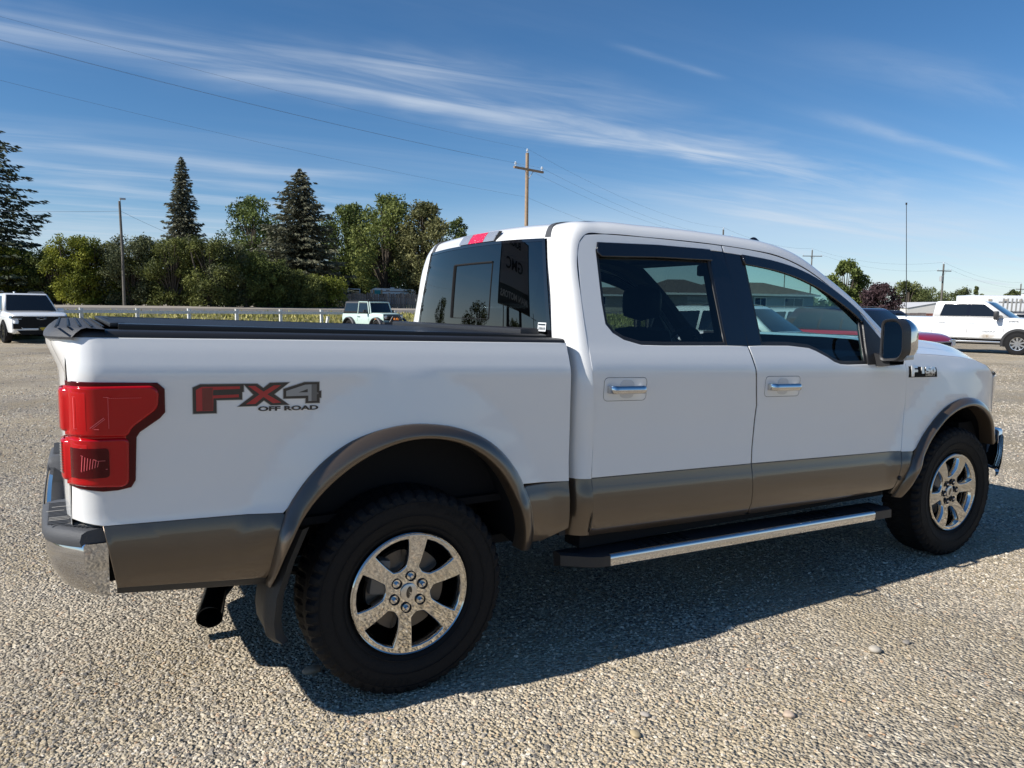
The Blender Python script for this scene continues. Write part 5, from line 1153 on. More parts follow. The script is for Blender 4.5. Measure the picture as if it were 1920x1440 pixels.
span(5, 6, ((2, 'far top wire between the transformer pole and the rightmost pole'), (1, 'far lower wire between the transformer pole and the rightmost pole')), .8, .009, '')
def lamp_pole():
    x, y = at(235, 60); g = gz(x, y); t = thing('lamp_pole', 'grey wooden pole with a small floodlight on top, standing in the hedge', 'lamp pole', (x, y, g)); h = 9.35-g
    MB().tube([(0, 0, -.3), (.0, 0, h*.5), (-.08, 0, h)], [.12, .10, .085], 12).build('pole_shaft', POLEG, t)
    mb = MB(); mb.tube([(-.08, 0, h-.05), (.0, -.05, h+.14)], .03, 6); mb.bevbox((.14, -.08, h+.18), (.42, .22, .13), .03); mb.build('lamp_head', STEEL, t); return (x, y, g+h-.75)
lp = lamp_pole()
wire(lp, (lp[0]-34, lp[1]+12, lp[2]+.2), .5, .009, 'thin service wire running left from the lamp pole'); wire(lp, (lp[0]+16, lp[1]+34, lp[2]-.6), .7, .010, 'thin service wire running right from the lamp pole behind the narrow spruce')
# pole and second pole mirrored in the rear window
pole(0, 0, 10, 'power pole far left of the photo, mirrored in the rear window', 2.4, .4, xy=(-38, 58), r=.16, cyl=True); pole(0, 0, 10, 'more distant power pole mirrored left of the sign in the rear window', 2.4, .4, xy=(-62, 70), r=.16)
# ------------------------------------------------------------------ plank fence, camper
PLANK = [mat('grey plank %d' % i, c, .9, var=(9, .7, 1.2)) for i, c in enumerate(((.15, .14, .13), (.12, .11, .105), (.18, .165, .15)))]
def plank_fence():
    a = np.array(at(602, 78)); b = np.array(at(800, 84)); L_ = float(np.linalg.norm(b-a)); d = (b-a)/L_; ang = math.atan2(d[1], d[0]); z0 = gz(*a)
    t = thing('plank_fence', 'weathered grey upright plank fence behind the mint off-roader', 'fence', (a[0], a[1], z0)); n = int(L_/.26); rr = random.Random(3)
    for k in range(n):
        h = 1.5+rr.uniform(-.12, .12)+(.1 if k > n*.55 else 0); p = d*(k+.5)*L_/n; mb = MB(); mb.box((p[0], p[1], h/2-.02), (.22+rr.uniform(-.02, .02), .03, h), ang, Matrix.Rotation(rr.uniform(-.03, .03), 3, 'Y'))
        mb.build('plank', PLANK[rr.randrange(3)], t, smooth=False)
    m = d*L_/2; nn = np.array((-d[1], d[0]))*.05; mb = MB(); mb.box((m[0]+nn[0], m[1]+nn[1], .45), (L_, .05, .09), ang); mb.box((m[0]+nn[0], m[1]+nn[1], 1.15), (L_, .05, .09), ang); mb.build('cross_rail', PLANK[1], t)
plank_fence()
CAMPW = mat('camper white', (.72, .72, .69), .5)
def camper():
    x, y = at(738, 85.5); z = gz(x, y); t = thing('camper', 'white camper with teal front panel behind the plank fence', 'camper', (x, y, z), -math.radians(14)); t.scale = (.9, .9, .80)
    prof = [(-2.55, .6), (2.5, .6), (2.5, 2.35), (2.35, 2.62), (-2.4, 2.72), (-2.75, 2.5), (-2.75, 1.6), (-2.55, 1.35)]
    MB().prism(prof, -1.1, 1.1).build('shell', CAMPW, t, smooth=False)
    for k, xx in enumerate((-1.6, .4, 1.5)): MB().box((xx, -1.105, 1.72), (.7, .03, .5)).build('window', GL_DARK, t, smooth=False)
    MB().box((0, -1.11, 2.28), (5.0, .02, .09)).build('stripe', mat('brown stripe', (.22, .10, .05), .5), t, smooth=False)
    MB().box((-2.10, -1.112, 2.18), (.75, .03, .52)).build('teal_panel', mat('teal panel', (.01, .26, .24), .5), t, smooth=False)
    for xx in (-2.58, -1.62): MB().box((xx, -1.112, 2.2), (.2, .03, .6)).build('tan_panel', mat('tan panel', (.5, .28, .15), .6), t, smooth=False)
    mb = MB(); mb.bevbox((-.2, 0, 2.78), (.5, .5, .18), .05); mb.bevbox((.9, .2, 2.76), (.4, .4, .16), .05); mb.build('roof_vent', CAMPW, t)
    MB().box((-1.0, -1.11, 2.45), (.2, .03, .12)).box((-.75, -1.11, 2.45), (.2, .03, .12)).build('marker', GLOSSBLACK, t)
    for xx in (-.8, .8): MB().lathe([(.32, -.1), (.35, -.05), (.35, .05), (.32, .1)], 20, 'Y', (xx, -.95, .33)).build('wheel', RUBBER, t)
camper()
x, y = at(664, 82); t = thing('white_rack', 'white tubular truck rack poking above the plank fence left of the mint roof', 'rack', (x, y, gz(x, y)), -.15)
mb = MB(); mb.tube([(-.65, 0, 0), (-.65, 0, 2.1)], .09, 8); mb.tube([(-.6, 0, 1.98), (.62, 0, 1.98)], .05, 8); mb.tube([(.6, 0, 0), (.6, 0, 1.98)], .045, 8); mb.build('rack_tube', WOODW, t)
MB().box((0, .1, 1.55), (1.2, .04, .5)).build('rack_mesh', GLOSSBLACK, t)
# ------------------------------------------------------------------ other vehicles on the lot
def ptable(tab): X = [p[0] for p in tab]; Y = [p[1] for p in tab]; return lambda x: float(np.interp(x, X, Y))
WHEELS = {}
def small_wheel(name, r, rr, m_rim, parent, x, y, side, spokes=6, tw=.27):
    w = thing('wheel', None, None); w.parent = parent; w.location = (x, y, r); w.rotation_euler = (0, random.uniform(0, 1), 0 if side < 0 else pi)
    mb = MB(); n = 40; k = tw/2
    mb.lathe([(rr, -k*.75), (rr*1.04, -k*.95), ((r+rr)/2, -k), (r*.96, -k*.9), (r, -k*.6), (r, k*.6), (r*.96, k*.9), (rr, k*.8)], n, 'Y'); mb.build('tyre', RUBBER, w, angle=40)
    mb = MB(); mb.lathe([(rr*1.0, -k*.80), (rr*.93, -k*.78), (rr*.90, -k*.55), (rr*.90, 0)], n, 'Y'); mb.lathe([(0, -k*.72), (rr*.25, -k*.72), (rr*.29, -k*.6)], 20, 'Y')
    for i in range(spokes):
        a = 2*pi*i/spokes; hw0, hw1 = rr*.12, rr*.17*(6/spokes)**.5; c, s = math.cos(a), math.sin(a)
        P = [(rr*.2, -hw0), (rr*.94, -hw1), (rr*.94, hw1), (rr*.2, hw0)]
        f = [(c*u-s*v, -k*.70 if u < rr*.5 else -k*.74, s*u+c*v) for u, v in P]; bk = [(p[0], -k*.40, p[2]) for p in f]
        mb.add(f+bk, [(0, 1, 2, 3), (4, 7, 6, 5), (0, 4, 5, 1), (1, 5, 6, 2), (2, 6, 7, 3), (3, 7, 4, 0)])
    mb.build('rim', m_rim, w, angle=30); mb = MB(); mb.lathe([(0, -k*.2), (rr*.9, -k*.2)], 24, 'Y'); mb.build('brake_disc', DARK, w)
    return w
def vehicle(name, label, cat, x, y, heading, sp, group=None):
    """heading: unit vector; sp: dimensions of this kind of car"""
    z = gz(x, y); t = thing(name, label, cat, (x, y, z), math.atan2(heading[1], heading[0]), group)
    pm = sp['paint']; x0, x1 = sp['x']; wf = ptable(sp['plan']); zt = ptable(sp['top']); zb = ptable(sp['bot']); W2 = sp['w']/2
    mb = MB(); rows = []; xs = sorted(set(list(np.linspace(x0, x1, 46))+[x0+.02, x1-.02, x0+.06, x1-.06]))
    for xx in xs:
        w, a, b = wf(xx)*W2, zb(xx), zt(xx); e = sp.get('edge', .05); half = [(w-.10, a), (w-.02, a+.05), (w, a+.20), (w+.005, (a+b)/2+.05), (w-.012, b-.16), (w-.03, b-e*1.3), (w-.06, b-.012), (w-.12, b+.002), (w*.5, b+.02), (0, b+.025)]
        rows.append([(xx, -yy, zz) for yy, zz in half]+[(xx, yy, zz) for yy, zz in half[::-1][1:]]+[(xx, -half[0][0], half[0][1])])
    mb.grid(rows); n = len(rows[0]); mb.f += [tuple(range(n-1)), tuple(range((len(xs)-1)*n, len(xs)*n-1))]; mb.mi += [0, 0]
    body = mb.build('body', pm, t, angle=42)
    if 'house' in sp:
        h = sp['house']; fb, ft, rt, rb = h['x']; wb, wt = h['w'][0]/2, h['w'][1]/2; zb_, zr = h['z']
        bm = bmesh.new(); vs = [bm.verts.new(p) for p in ((rb, -wb, zb_), (fb, -wb, zb_), (fb, wb, zb_), (rb, wb, zb_), (rt, -wt, zr), (ft, -wt, zr), (ft, wt, zr), (rt, wt, zr))]
        for q in ((0, 1, 5, 4), (1, 2, 6, 5), (2, 3, 7, 6), (3, 0, 4, 7), (4, 5, 6, 7), (3, 2, 1, 0)): bm.faces.new([vs[i] for i in q])
        bm.normal_update(); top = [e for e in bm.edges if all(v.co.z > zb_+.01 for v in e.verts)]; side = [e for e in bm.edges if abs(e.verts[0].co.z-e.verts[1].co.z) > .1]
        bmesh.ops.bevel(bm, geom=top+side, offset=h.get('bev', .07), segments=4, affect='EDGES', profile=.55)
        for f in bm.faces: f.smooth = True
        me = bpy.data.meshes.new('cabin'); bm.to_mesh(me); bm.free(); me.materials.append(h.get('mat', pm)); link('cabin', me, t)
        def SP(xx, f, side, o=.006): # point on a cabin side: x, height fraction
            return Vector((xx, side*(wb+(wt-wb)*f+o), zb_+(zr-zb_)*f))
        for nm, poly in h['side']:
            for s in (-1, 1):
                P = fillet(poly, .04, 3); mb = MB(); mb.add([SP(a, f, s, .008) for a, f in P]+[SP(a, f, s, -.03) for a, f in P], [tuple(range(len(P)))]+[(i, (i+1) % len(P), len(P)+(i+1) % len(P), len(P)+i) for i in range(len(P))]); mb.build(nm, h.get('glass', GL_DARK) if 'window' in nm else GLOSSBLACK, t, smooth=False)
        for nm, xb, xt, f0, f1, ins, dirn in h['ends']:   # windscreen, rear window
            mb = MB(); rows = []
            for f in np.linspace(f0, f1, 5):
                xx = xb+(xt-xb)*f; w = wb+(wt-wb)*f-ins; rows.append([(xx+dirn*(.012+.05*(1-u*u)), -u*w, zb_+(zr-zb_)*f+.01) for u in np.linspace(-1, 1, 13)])
            mb.grid(rows).build(nm, h.get('wglass', GL_DARK), t)
    r = sp['wheel_r']
    for xx in sp['axles']:
        for s in (-1, 1):
            yy = s*(W2-.082); small_wheel('wheel', r, sp['rim_r'], sp['rim'], t, xx, yy, s, sp.get('spokes', 6))
            ar = r+.075; mb = MB(); P = [(ar*math.cos(a), r+ar*math.sin(a)) for a in np.linspace(-.25, pi+.25, 26)]
            yb = s*(wf(xx)*W2+.0065); mb.add([(xx+p[0], yb, p[1]) for p in P], [tuple(range(len(P)))]); mb.build('wheel_arch', DARK, t, smooth=False)
            fl = sp.get('flare')
            if fl:
                mb = MB(); rows = []
                for a in np.linspace(-.22, pi+.22, 30):
                    c, s_ = math.cos(a), math.sin(a); rows.append([(xx+(ar-.01)*c, s*(W2-.04), r+(ar-.01)*s_), (xx+(ar-.01)*c, s*(W2+fl[1]), r+(ar-.01)*s_), (xx+(ar+fl[2])*c, s*(W2+fl[1]*.8), r+(ar+fl[2])*s_), (xx+(ar+fl[2]+.015)*c, s*(W2-.01), r+(ar+fl[2]+.015)*s_)])
                mb.grid(rows).build('wheel_flare', fl[0], t)
    for xx, zz in sp.get('handles', ()):
        for s in (-1, 1): mb = MB(); mb.bevbox((xx, s*(wf(xx)*W2+.012), zz), (.22, .03, .035), .01); mb.build('door_handle', sp.get('handle_mat', pm), t)
    for xa in sp.get('seams', ()):
        for s in (-1, 1): mb = MB(); mb.tube([(xa, s*(wf(xa)*W2+.002), zb(xa)+.2), (xa+.02, s*(wf(xa)*W2+.006), (zb(xa)+zt(xa))/2), (xa, s*(wf(xa)*W2-.014), zt(xa)-.10)], .006, 4); mb.build('door_seam', GLOSSBLACK, t)
    if 'mirror' in sp:
        mx, my, mz, md, mm = sp['mirror']
        for s in (-1, 1): mb = MB(); mb.bevbox((mx, s*(my+md[1]/2), mz), md, min(md)*.3); mb.bevbox((mx+.03, s*(my-.02), mz-md[2]*.42), (.06, .14, .05), .015); mb.build('door_mirror', mm, t)
    mb = MB(); mb.box(((x0+x1)/2, 0, r+.02), (x1-x0-.9, sp['w']*.8, .16)); mb.build('underbody', DARK, t)
    return t
def part(t, name, m, *boxes, bev=.012, smooth=True):
    mb = MB()
    for c, d in boxes: mb.bevbox(c, d, min(bev, min(d)*.45))
    return mb.build(name, m, t, smooth=smooth)
def outline(t, name, m, poly, x, depth=.02):
    mb = MB(); n = len(poly); mb.add([(x, y, z) for y, z in poly]+[(x-depth, y, z) for y, z in poly], [tuple(range(n))]+[(i, (i+1) % n, n+(i+1) % n, n+i) for i in range(n)]); return mb.build(name, m, t, smooth=False)
def heading_at(px, d, a):
    """a: angle between the way it faces and the way to the camera, turned towards the right of the photo"""
    x, y = at(px, d); r = np.array([x-CAMP[0], y-CAMP[1]]); r /= np.linalg.norm(r); q = np.array([r[1], -r[0]]); h = -r*math.cos(a)+q*math.sin(a); return x, y, h
WHITE2 = paint('white paint other', (.78, .79, .80)); ALLOY = mat('machined alloy', (.6, .6, .6), .25, .9); BLKRIM = mat('black rim', (.02, .02, .022), .3, .3)
# -- white full-size SUV at the left
x, y, h = heading_at(78, 29.2, math.radians(14)); x -= h[0]*2.6; y -= h[1]*2.6
suv = vehicle('parked_suv', 'white full size SUV with big black grille facing the camera at the far left', 'SUV', x, y, h, dict(paint=WHITE2, x=(-2.6, 2.65), w=2.04, wheel_r=.41, rim_r=.29, rim=BLKRIM, axles=(-1.45, 1.62), spokes=6,
    plan=[(-2.6, .80), (-2.45, .93), (-1.8, 1), (1.9, 1), (2.35, .97), (2.55, .92), (2.65, .85)], top=[(-2.6, 1.1), (-2.5, 1.16), (1.15, 1.20), (1.3, 1.21), (2.2, 1.16), (2.5, 1.10), (2.62, 1.0), (2.65, .92)], bot=[(-2.6, .5), (-2, .40), (2, .38), (2.5, .36), (2.65, .48)],
    house=dict(x=(1.42, .62, -2.32, -2.55), w=(1.90, 1.50), z=(1.17, 1.90), bev=.09, side=[('side_window', [(-.9, .10), (-.06, .10), (-.08, .86), (-.9, .86)]), ('side_window', [(.0, .10), (1.05, .10), (.50, .84), (-.02, .86)]), ('side_window', [(-2.3, .14), (-1.0, .10), (-1.0, .86), (-2.15, .84)])],
        ends=[('windscreen', 1.42, .62, .06, .90, .085, 1), ('rear_window', -2.55, -2.32, .15, .9, .1, -1)]), handles=((-.85, .98), (.15, .98)), seams=(-.95, .0, 1.1), mirror=(.98, .98, 1.22, (.14, .24, .20), WHITE2)))
GRILLE = mat('matte black grille', (.006, .006, .007), .5, spec=.2)
outline(suv, 'grille', GRILLE, [(-.82, 1.02), (.82, 1.02), (.74, .84), (.78, .68), (.60, .58), (-.60, .58), (-.78, .68), (-.74, .84)], 2.665, .06)
outline(suv, 'lower_intake', GRILLE, [(-.80, .50), (.80, .50), (.66, .34), (-.66, .34)], 2.67, .1)
for s in (-1, 1):
    outline(suv, 'headlight', mat('smoked lamp', (.02, .022, .025), .15, coat=.5), [(s*.60, 1.035), (s*.97, 1.03), (s*.99, .955), (s*.62, .965)], 2.668, .35)
    outline(suv, 'side_intake', GRILLE, [(s*.70, .74), (s*.94, .76), (s*.92, .56), (s*.66, .55)], 2.672, .10)
    part(suv, 'bumper_blade', WHITE2, ((2.64, s*.955, .67), (.09, .035, .26))); part(suv, 'running_light', mat('drl', (.75, .77, .8), .2, coat=1), ((2.655, s*.80, .925), (.04, .30, .02)), ((2.655, s*.955, .86), (.04, .02, .12)))
part(suv, 'bumper_bar', WHITE2, ((2.66, 0, .545), (.06, 1.25, .055))); part(suv, 'hood_edge', WHITE2, ((2.655, 0, 1.03), (.04, 1.2, .03)))
part(suv, 'dealer_plate', mat('plate black', (.02, .02, .015), .4), ((2.70, .05, .56), (.02, .34, .17))); part(suv, 'plate_marks', YELLOW, ((2.712, .05, .585), (.004, .24, .035)), ((2.712, .03, .545), (.004, .16, .02)), ((2.712, .08, .515), (.004, .20, .02)))
P = [(-.16, .035), (-.055, .035), (-.055, .07), (.07, .07), (.07, .035), (.16, .035), (.145, -.035), (.055, -.035), (.055, -.07), (-.07, -.07), (-.07, -.035), (-.145, -.035)]
mb = MB(); q = [(2.672, a, .945+b*.62) for a, b in P]; mb.tube(q+[q[0]], .009, 5); mb.build('grille_emblem', ALLOY, suv)
for s in (-1, 1): mb = MB(); mb.tube([(.45, s*.70, 1.93), (.2, s*.70, 1.965), (-1.9, s*.70, 1.97), (-2.1, s*.70, 1.92)], .018, 6); mb.build('roof_rail', BLACK, suv)
part(suv, 'roof_fin', WHITE2, ((-1.6, .1, 1.95), (.18, .04, .07)))
# -- mint two-door off-roader
MINT = paint('mint paint', (.52, .66, .60), rough=.35)
x, y, h = heading_at(735, 41, math.radians(38)); x -= h[0]*1.7; y -= h[1]*1.7
jp = vehicle('parked_off_roader', 'mint green two door off-roader with black hardtop and winch bumper beyond the truck bed', 'off-roader', x, y, h, dict(paint=MINT, x=(-1.75, 1.72), w=1.56, wheel_r=.42, rim_r=.24, rim=BLKRIM, axles=(-1.05, 1.38), spokes=5, edge=.03,
    plan=[(-1.75, 1), (.65, 1), (.75, .94), (1.55, .84), (1.72, .80)], top=[(-1.75, 1.15), (.62, 1.17), (.66, 1.20), (1.4, 1.19), (1.65, 1.15), (1.72, 1.10)], bot=[(-1.75, .55), (1.72, .55)], flare=(GREYPL, .17, .05),
    house=dict(x=(.74, .52, -1.62, -1.74), w=(1.48, 1.30), z=(1.15, 1.80), bev=.06, mat=GREYPL, side=[('side_window', [(-1.6, .18), (-.42, .18), (-.42, .86), (-1.52, .86)]), ('side_window', [(-.28, .12), (.55, .12), (.40, .84), (-.28, .86)])], ends=[('windscreen', .74, .52, .10, .92, .07, 1), ('rear_window', -1.74, -1.62, .2, .85, .1, -1)]), handles=((-.2, .98),), handle_mat=BLACK, seams=(-.36, .62), mirror=(.52, .82, 1.26, (.10, .20, .20), BLACK)))
mb = MB()
for s in (-1, 1):   # mint door frames and windscreen frame
    for a, b in ((((-.34), 0), (-.34, .96)), ((-.34, .96), (.44, .95)), ((.44, .95), (.66, 0))): mb.tube([(p[0], s*(.74-.09*p[1]+.008), 1.15+.65*p[1]) for p in (a, b)], .032, 6)
    mb.tube([(.765, s*.70, 1.17), (.565, s*.63, 1.76)], .035, 6)
mb.tube([(.565, -.63, 1.76), (.60, 0, 1.77), (.565, .63, 1.76)], .04, 6); mb.build('window_frame', MINT, jp)
outline(jp, 'grille', MINT, [(-.66, 1.14), (.66, 1.14), (.63, .80), (.55, .72), (-.55, .72), (-.63, .80)], 1.76, .08); part(jp, 'grille_insert', GLOSSBLACK, ((1.765, 0, .98), (.02, 1.2, .32)))
for k in range(7): part(jp, 'grille_slot', BLACK, ((1.778, (k-3)*.095, .95), (.02, .05, .26)))
for s in (-1, 1):
    mb = MB(); mb.lathe([(0, .03), (.09, .025), (.10, -.02)], 20, 'X', (1.77, s*.50, .98)); mb.build('headlight', CLEARLENS, jp); part(jp, 'turn_lamp', AMBER, ((1.50, s*.93, .88), (.06, .10, .07)))
part(jp, 'winch_bumper', BLACK, ((1.98, 0, .62), (.22, 1.65, .20)), ((1.98, 0, .78), (.16, .62, .14)), bev=.03); mb = MB(); mb.tube([(2.02, -.42, .72), (2.05, -.26, 1.0), (2.05, .26, 1.0), (2.02, .42, .72)], .032, 8); mb.build('bull_bar', DKCHROME, jp)
for k in (-.09, .09): mb = MB(); mb.lathe([(0, .05), (.06, .045), (.07, -.02)], 16, 'X', (2.03, k, .88)); mb.build('fog_lamp', AMBER, jp)
part(jp, 'roof_rack', BLACK, ((-.5, 0, 1.86), (1.9, 1.1, .03)), *[((-1.3+.27*k, 0, 1.89), (.04, 1.1, .05)) for k in range(7)], ((.40, 0, 1.88), (.08, 1.2, .07)), bev=.01)
part(jp, 'hood_vent', BLACK, ((1.15, -.25, 1.215), (.25, .10, .02)), ((1.15, .25, 1.215), (.25, .10, .02)))
# -- white crew cab pickup at the right
x, y, h = heading_at(1907, 29.2, math.radians(80)); x -= h[0]*2.02-h[1]*-.85; y -= h[1]*2.02+h[0]*-.85
x, y = at(1907, 29.2); q = np.array([h[1], -h[0]]); c = np.array([x, y])-h*2.02-q*.9; x, y = c
gm = vehicle('distant_pickup', 'white heavy duty crew cab pickup with dirty door parked side-on at the far right', 'pickup truck', float(x), float(y), h, dict(paint=WHITE2, x=(-3.1, 3.05), w=2.05, wheel_r=.42, rim_r=.25, rim=ALLOY, axles=(-2.0, 2.02), spokes=9, flare=(BLACK, .02, .07),
    plan=[(-3.1, .95), (-3, 1), (2.3, 1), (2.8, .95), (3.05, .82)], top=[(-3.1, 1.40), (-1.0, 1.40), (-.98, 1.40), (1.55, 1.38), (1.6, 1.40), (2.6, 1.36), (2.95, 1.28), (3.05, 1.12)], bot=[(-3.1, .62), (-1, .58), (3.05, .55)],
    house=dict(x=(1.72, .82, -.92, -1.0), w=(1.92, 1.56), z=(1.38, 2.03), bev=.09, side=[('side_window', [(-.72, .10), (.22, .10), (.22, .84), (-.60, .84)]), ('side_window', [(.34, .10), (1.38, .10), (.80, .82), (.34, .84)]), ('pillar_trim', [(.22, .10), (.34, .10), (.34, .84), (.22, .84)])], ends=[('windscreen', 1.72, .82, .04, .92, .09, 1), ('rear_window', -1.0, -.92, .12, .85, .15, -1)]), handles=((-.62, 1.20), (.42, 1.20)), seams=(-.96, .28, 1.52), mirror=(1.30, 1.10, 1.48, (.16, .24, .34), BLACK)))
t_ = text_mesh('door_lettering', 'SIERRA', .10, mat('dull badge', (.35, .36, .37), .4, .6), gm, extrude=.004, xscale=1.5); t_.matrix_local = Matrix.Translation((1.05, -1.034, .86)) @ Matrix.Rotation(pi/2, 4, 'X')
t_ = text_mesh('fender_lettering', '2500HD', .085, GLOSSBLACK, gm, extrude=.004, xscale=1.2); t_.matrix_local = Matrix.Translation((1.85, -1.022, 1.26)) @ Matrix.Rotation(pi/2, 4, 'X')
def stain_mat():
    m, nt, b, N, L = node_mat('dried mud'); b.inputs['Base Color'].default_value = (.30, .22, .12, 1); b.inputs['Roughness'].default_value = .9; tc = N('ShaderNodeTexCoord'); nz = N('ShaderNodeTexNoise'); nz.inputs['Scale'].default_value = 9; nz.inputs['Detail'].default_value = 6; L(tc.outputs['Object'], nz.inputs['Vector'])
    gr = N('ShaderNodeTexGradient'); gr.gradient_type = 'SPHERICAL'; mp = N('ShaderNodeMapping'); mp.inputs['Location'].default_value = (-1.0*2.6, 0, -.68*8); mp.inputs['Scale'].default_value = (2.6, .3, 8); L(tc.outputs['Object'], mp.inputs['Vector']); L(mp.outputs[0], gr.inputs[0])
    ml = N('ShaderNodeMath'); ml.operation = 'MULTIPLY'; L(nz.outputs[0], ml.inputs[0]); L(gr.outputs['Fac'], ml.inputs[1]); mr = N('ShaderNodeMapRange'); mr.inputs[1].default_value = .05; mr.inputs[2].default_value = .45; mr.inputs[4].default_value = .85; L(ml.outputs[0], mr.inputs[0]); L(mr.outputs[0], b.inputs['Alpha']); return m
mb = MB(); mb.grid([[(xx, -1.0345, zz) for xx in np.linspace(.62, 1.40, 5)] for zz in np.linspace(.60, .80, 3)]); mb.build('mud_stain', stain_mat(), gm)
part(gm, 'step_bar', ALLOY, ((.3, -.98, .46), (2.3, .12, .07)), ((.3, .98, .46), (2.3, .12, .07)))
part(gm, 'sun_reflector', AMBER, ((2.75, -1.0, 1.2), (.12, .02, .05)))
outline(gm, 'grille', GRILLE, [(-.7, 1.25), (.7, 1.25), (.7, .85), (-.7, .85)], 3.065, .05)
for s in (-1, 1): outline(gm, 'headlight', CLEARLENS, [(s*.72, 1.25), (s*.86, 1.25), (s*.86, .95), (s*.72, .95)], 3.055, .25)
# -- red SUV
RED = paint('deep red paint', (.36, .006, .014), rough=.3)
x, y, h = heading_at(1722, 19.6, math.radians(58)); q = np.array([h[1], -h[0]]); c = np.array([x, y])-h*2.25-q*.75
CR = dict(paint=RED, x=(-2.3, 2.3), w=1.86, wheel_r=.36, rim_r=.25, rim=ALLOY, axles=(-1.35, 1.36), spokes=5,
    plan=[(-2.3, .78), (-2.15, .92), (-1.5, 1), (1.5, 1), (1.95, .95), (2.2, .86), (2.3, .74)], top=[(-2.3, .95), (-2.2, 1.03), (.95, 1.04), (1.1, 1.06), (1.9, 1.0), (2.15, .93), (2.27, .82), (2.3, .74)], bot=[(-2.3, .45), (-2, .30), (2, .28), (2.3, .40)],
    house=dict(x=(1.25, .35, -1.75, -2.2), w=(1.74, 1.30), z=(1.0, 1.66), bev=.10, mat=None, side=[('side_window', [(-.72, .10), (-.06, .10), (-.08, .82), (-.70, .82)]), ('side_window', [(.02, .10), (.95, .10), (.42, .72), (.22, .82), (.0, .82)]), ('side_window', [(-1.75, .14), (-.8, .10), (-.78, .82), (-1.5, .78)])], ends=[('windscreen', 1.25, .35, .05, .88, .10, 1), ('rear_window', -2.2, -1.75, .12, .88, .12, -1)]), handles=((-.62, .86), (.12, .86)), seams=(-.75, .0, .98), mirror=(.85, .90, 1.06, (.16, .20, .14), RED))
def cross_car(label, x, y, h, pm, seed=0, group=None, hm=None, front=True, hg=None):
    sp = dict(CR); sp['paint'] = pm; sp['house'] = dict(CR['house']); sp['house']['mat'] = hm or pm; sp['mirror'] = (.85, .90, 1.06, (.16, .20, .14), pm)
    if hg: sp['house']['glass'] = hg; sp['house']['wglass'] = hg
    t = vehicle('parked_crossover', label, 'crossover', float(x), float(y), h, sp, group)
    outline(t, 'grille', GRILLE, [(-.52, .80), (.52, .80), (.46, .48), (-.46, .48)], 2.325, .10); mb = MB(); q = [(2.33, -.52, .80), (2.33, .52, .80), (2.33, .46, .48), (2.33, -.46, .48)]; mb.tube(q+[q[0]], .014, 6); mb.build('grille_surround', ALLOY, t)
    part(t, 'grille_bar', DKCHROME, *[((2.33, 0, z), (.02, .9, .015)) for z in (.56, .64, .72)]); part(t, 'emblem', RED if pm is RED else ALLOY, ((2.345, 0, .66), (.015, .26, .06)))
    for s in (-1, 1):
        outline(t, 'headlight', CLEARLENS, [(s*.55, .84), (s*.80, .86), (s*.82, .70), (s*.56, .70)], 2.275, .30); mb = MB(); mb.bevbox((2.02, s*.855, .80), (.26, .06, .12), .02); mb.build('side_lamp', CLEARLENS, t); mb = MB(); mb.bevbox((1.86, s*.885, .82), (.10, .03, .09), .01); mb.build('side_marker', AMBER, t)
        mb = MB(); mb.bevbox((-2.22, s*.70, .96), (.10, .30, .12), .02); mb.build('tail_light', REDLENS, t); mb = MB(); mb.tube([(.2, s*.62, 1.67), (-.1, s*.62, 1.70), (-1.4, s*.62, 1.69), (-1.6, s*.62, 1.64)], .016, 6); mb.build('roof_rail', DKCHROME, t)
    part(t, 'lower_trim', BLACK, ((0, -.90, .36), (2.0, .06, .10)), ((0, .90, .36), (2.0, .06, .10)), ((2.28, 0, .36), (.08, 1.2, .14)))
    return t
cross_car('dark red crossover with chrome grille surround peeking past the door mirror', c[0], c[1], h, RED, hm=mat('panoramic black roof', (.02, .008, .01), .1, coat=.8))
def placed(px, d, a, off): x, y, h = heading_at(px, d, math.radians(a)); return x-h[0]*off, y-h[1]*off, h
SILV = paint('silver paint', (.45, .47, .48), .6, .3); NAVY = paint('navy paint', (.02, .03, .06), .3); CHAR = paint('charcoal paint', (.05, .052, .056), .4)
CLG = glass('clear car glass', (.55, .62, .6))
x, y, h = placed(1560, 17.5, 68, 2.25); cross_car('white crossover seen through the front door glass, nearest of the cars there', x, y, h, WHITE2, hg=None)
x, y, h = placed(1668, 22, 60, 2.25); cross_car('silver crossover seen through the front door glass behind the white one', x, y, h, SILV)
x, y, h = placed(1640, 34, 72, 2.25); cross_car('charcoal crossover far back, its roof showing over the others through the front glass', x, y, h, CHAR)
x, y, h = placed(1660, 40, 120, 0); cross_car('dark blue crossover whose roof peeks over the red one beside the plum tree', x, y, h, NAVY)
x, y, h = placed(1230, 15, 75, 2.25); cross_car('white crossover seen low through the rear door glass', x, y, h, WHITE2)
x, y, h = placed(1818, 45, 70, 0); cross_car('black crossover showing above the bed of the distant white pickup', x, y, h, GLOSSBLACK)
x, y, h = placed(1935, 40, 80, 0); cross_car('dark crossover at the right edge behind the nose of the distant white pickup', x, y, h, CHAR)
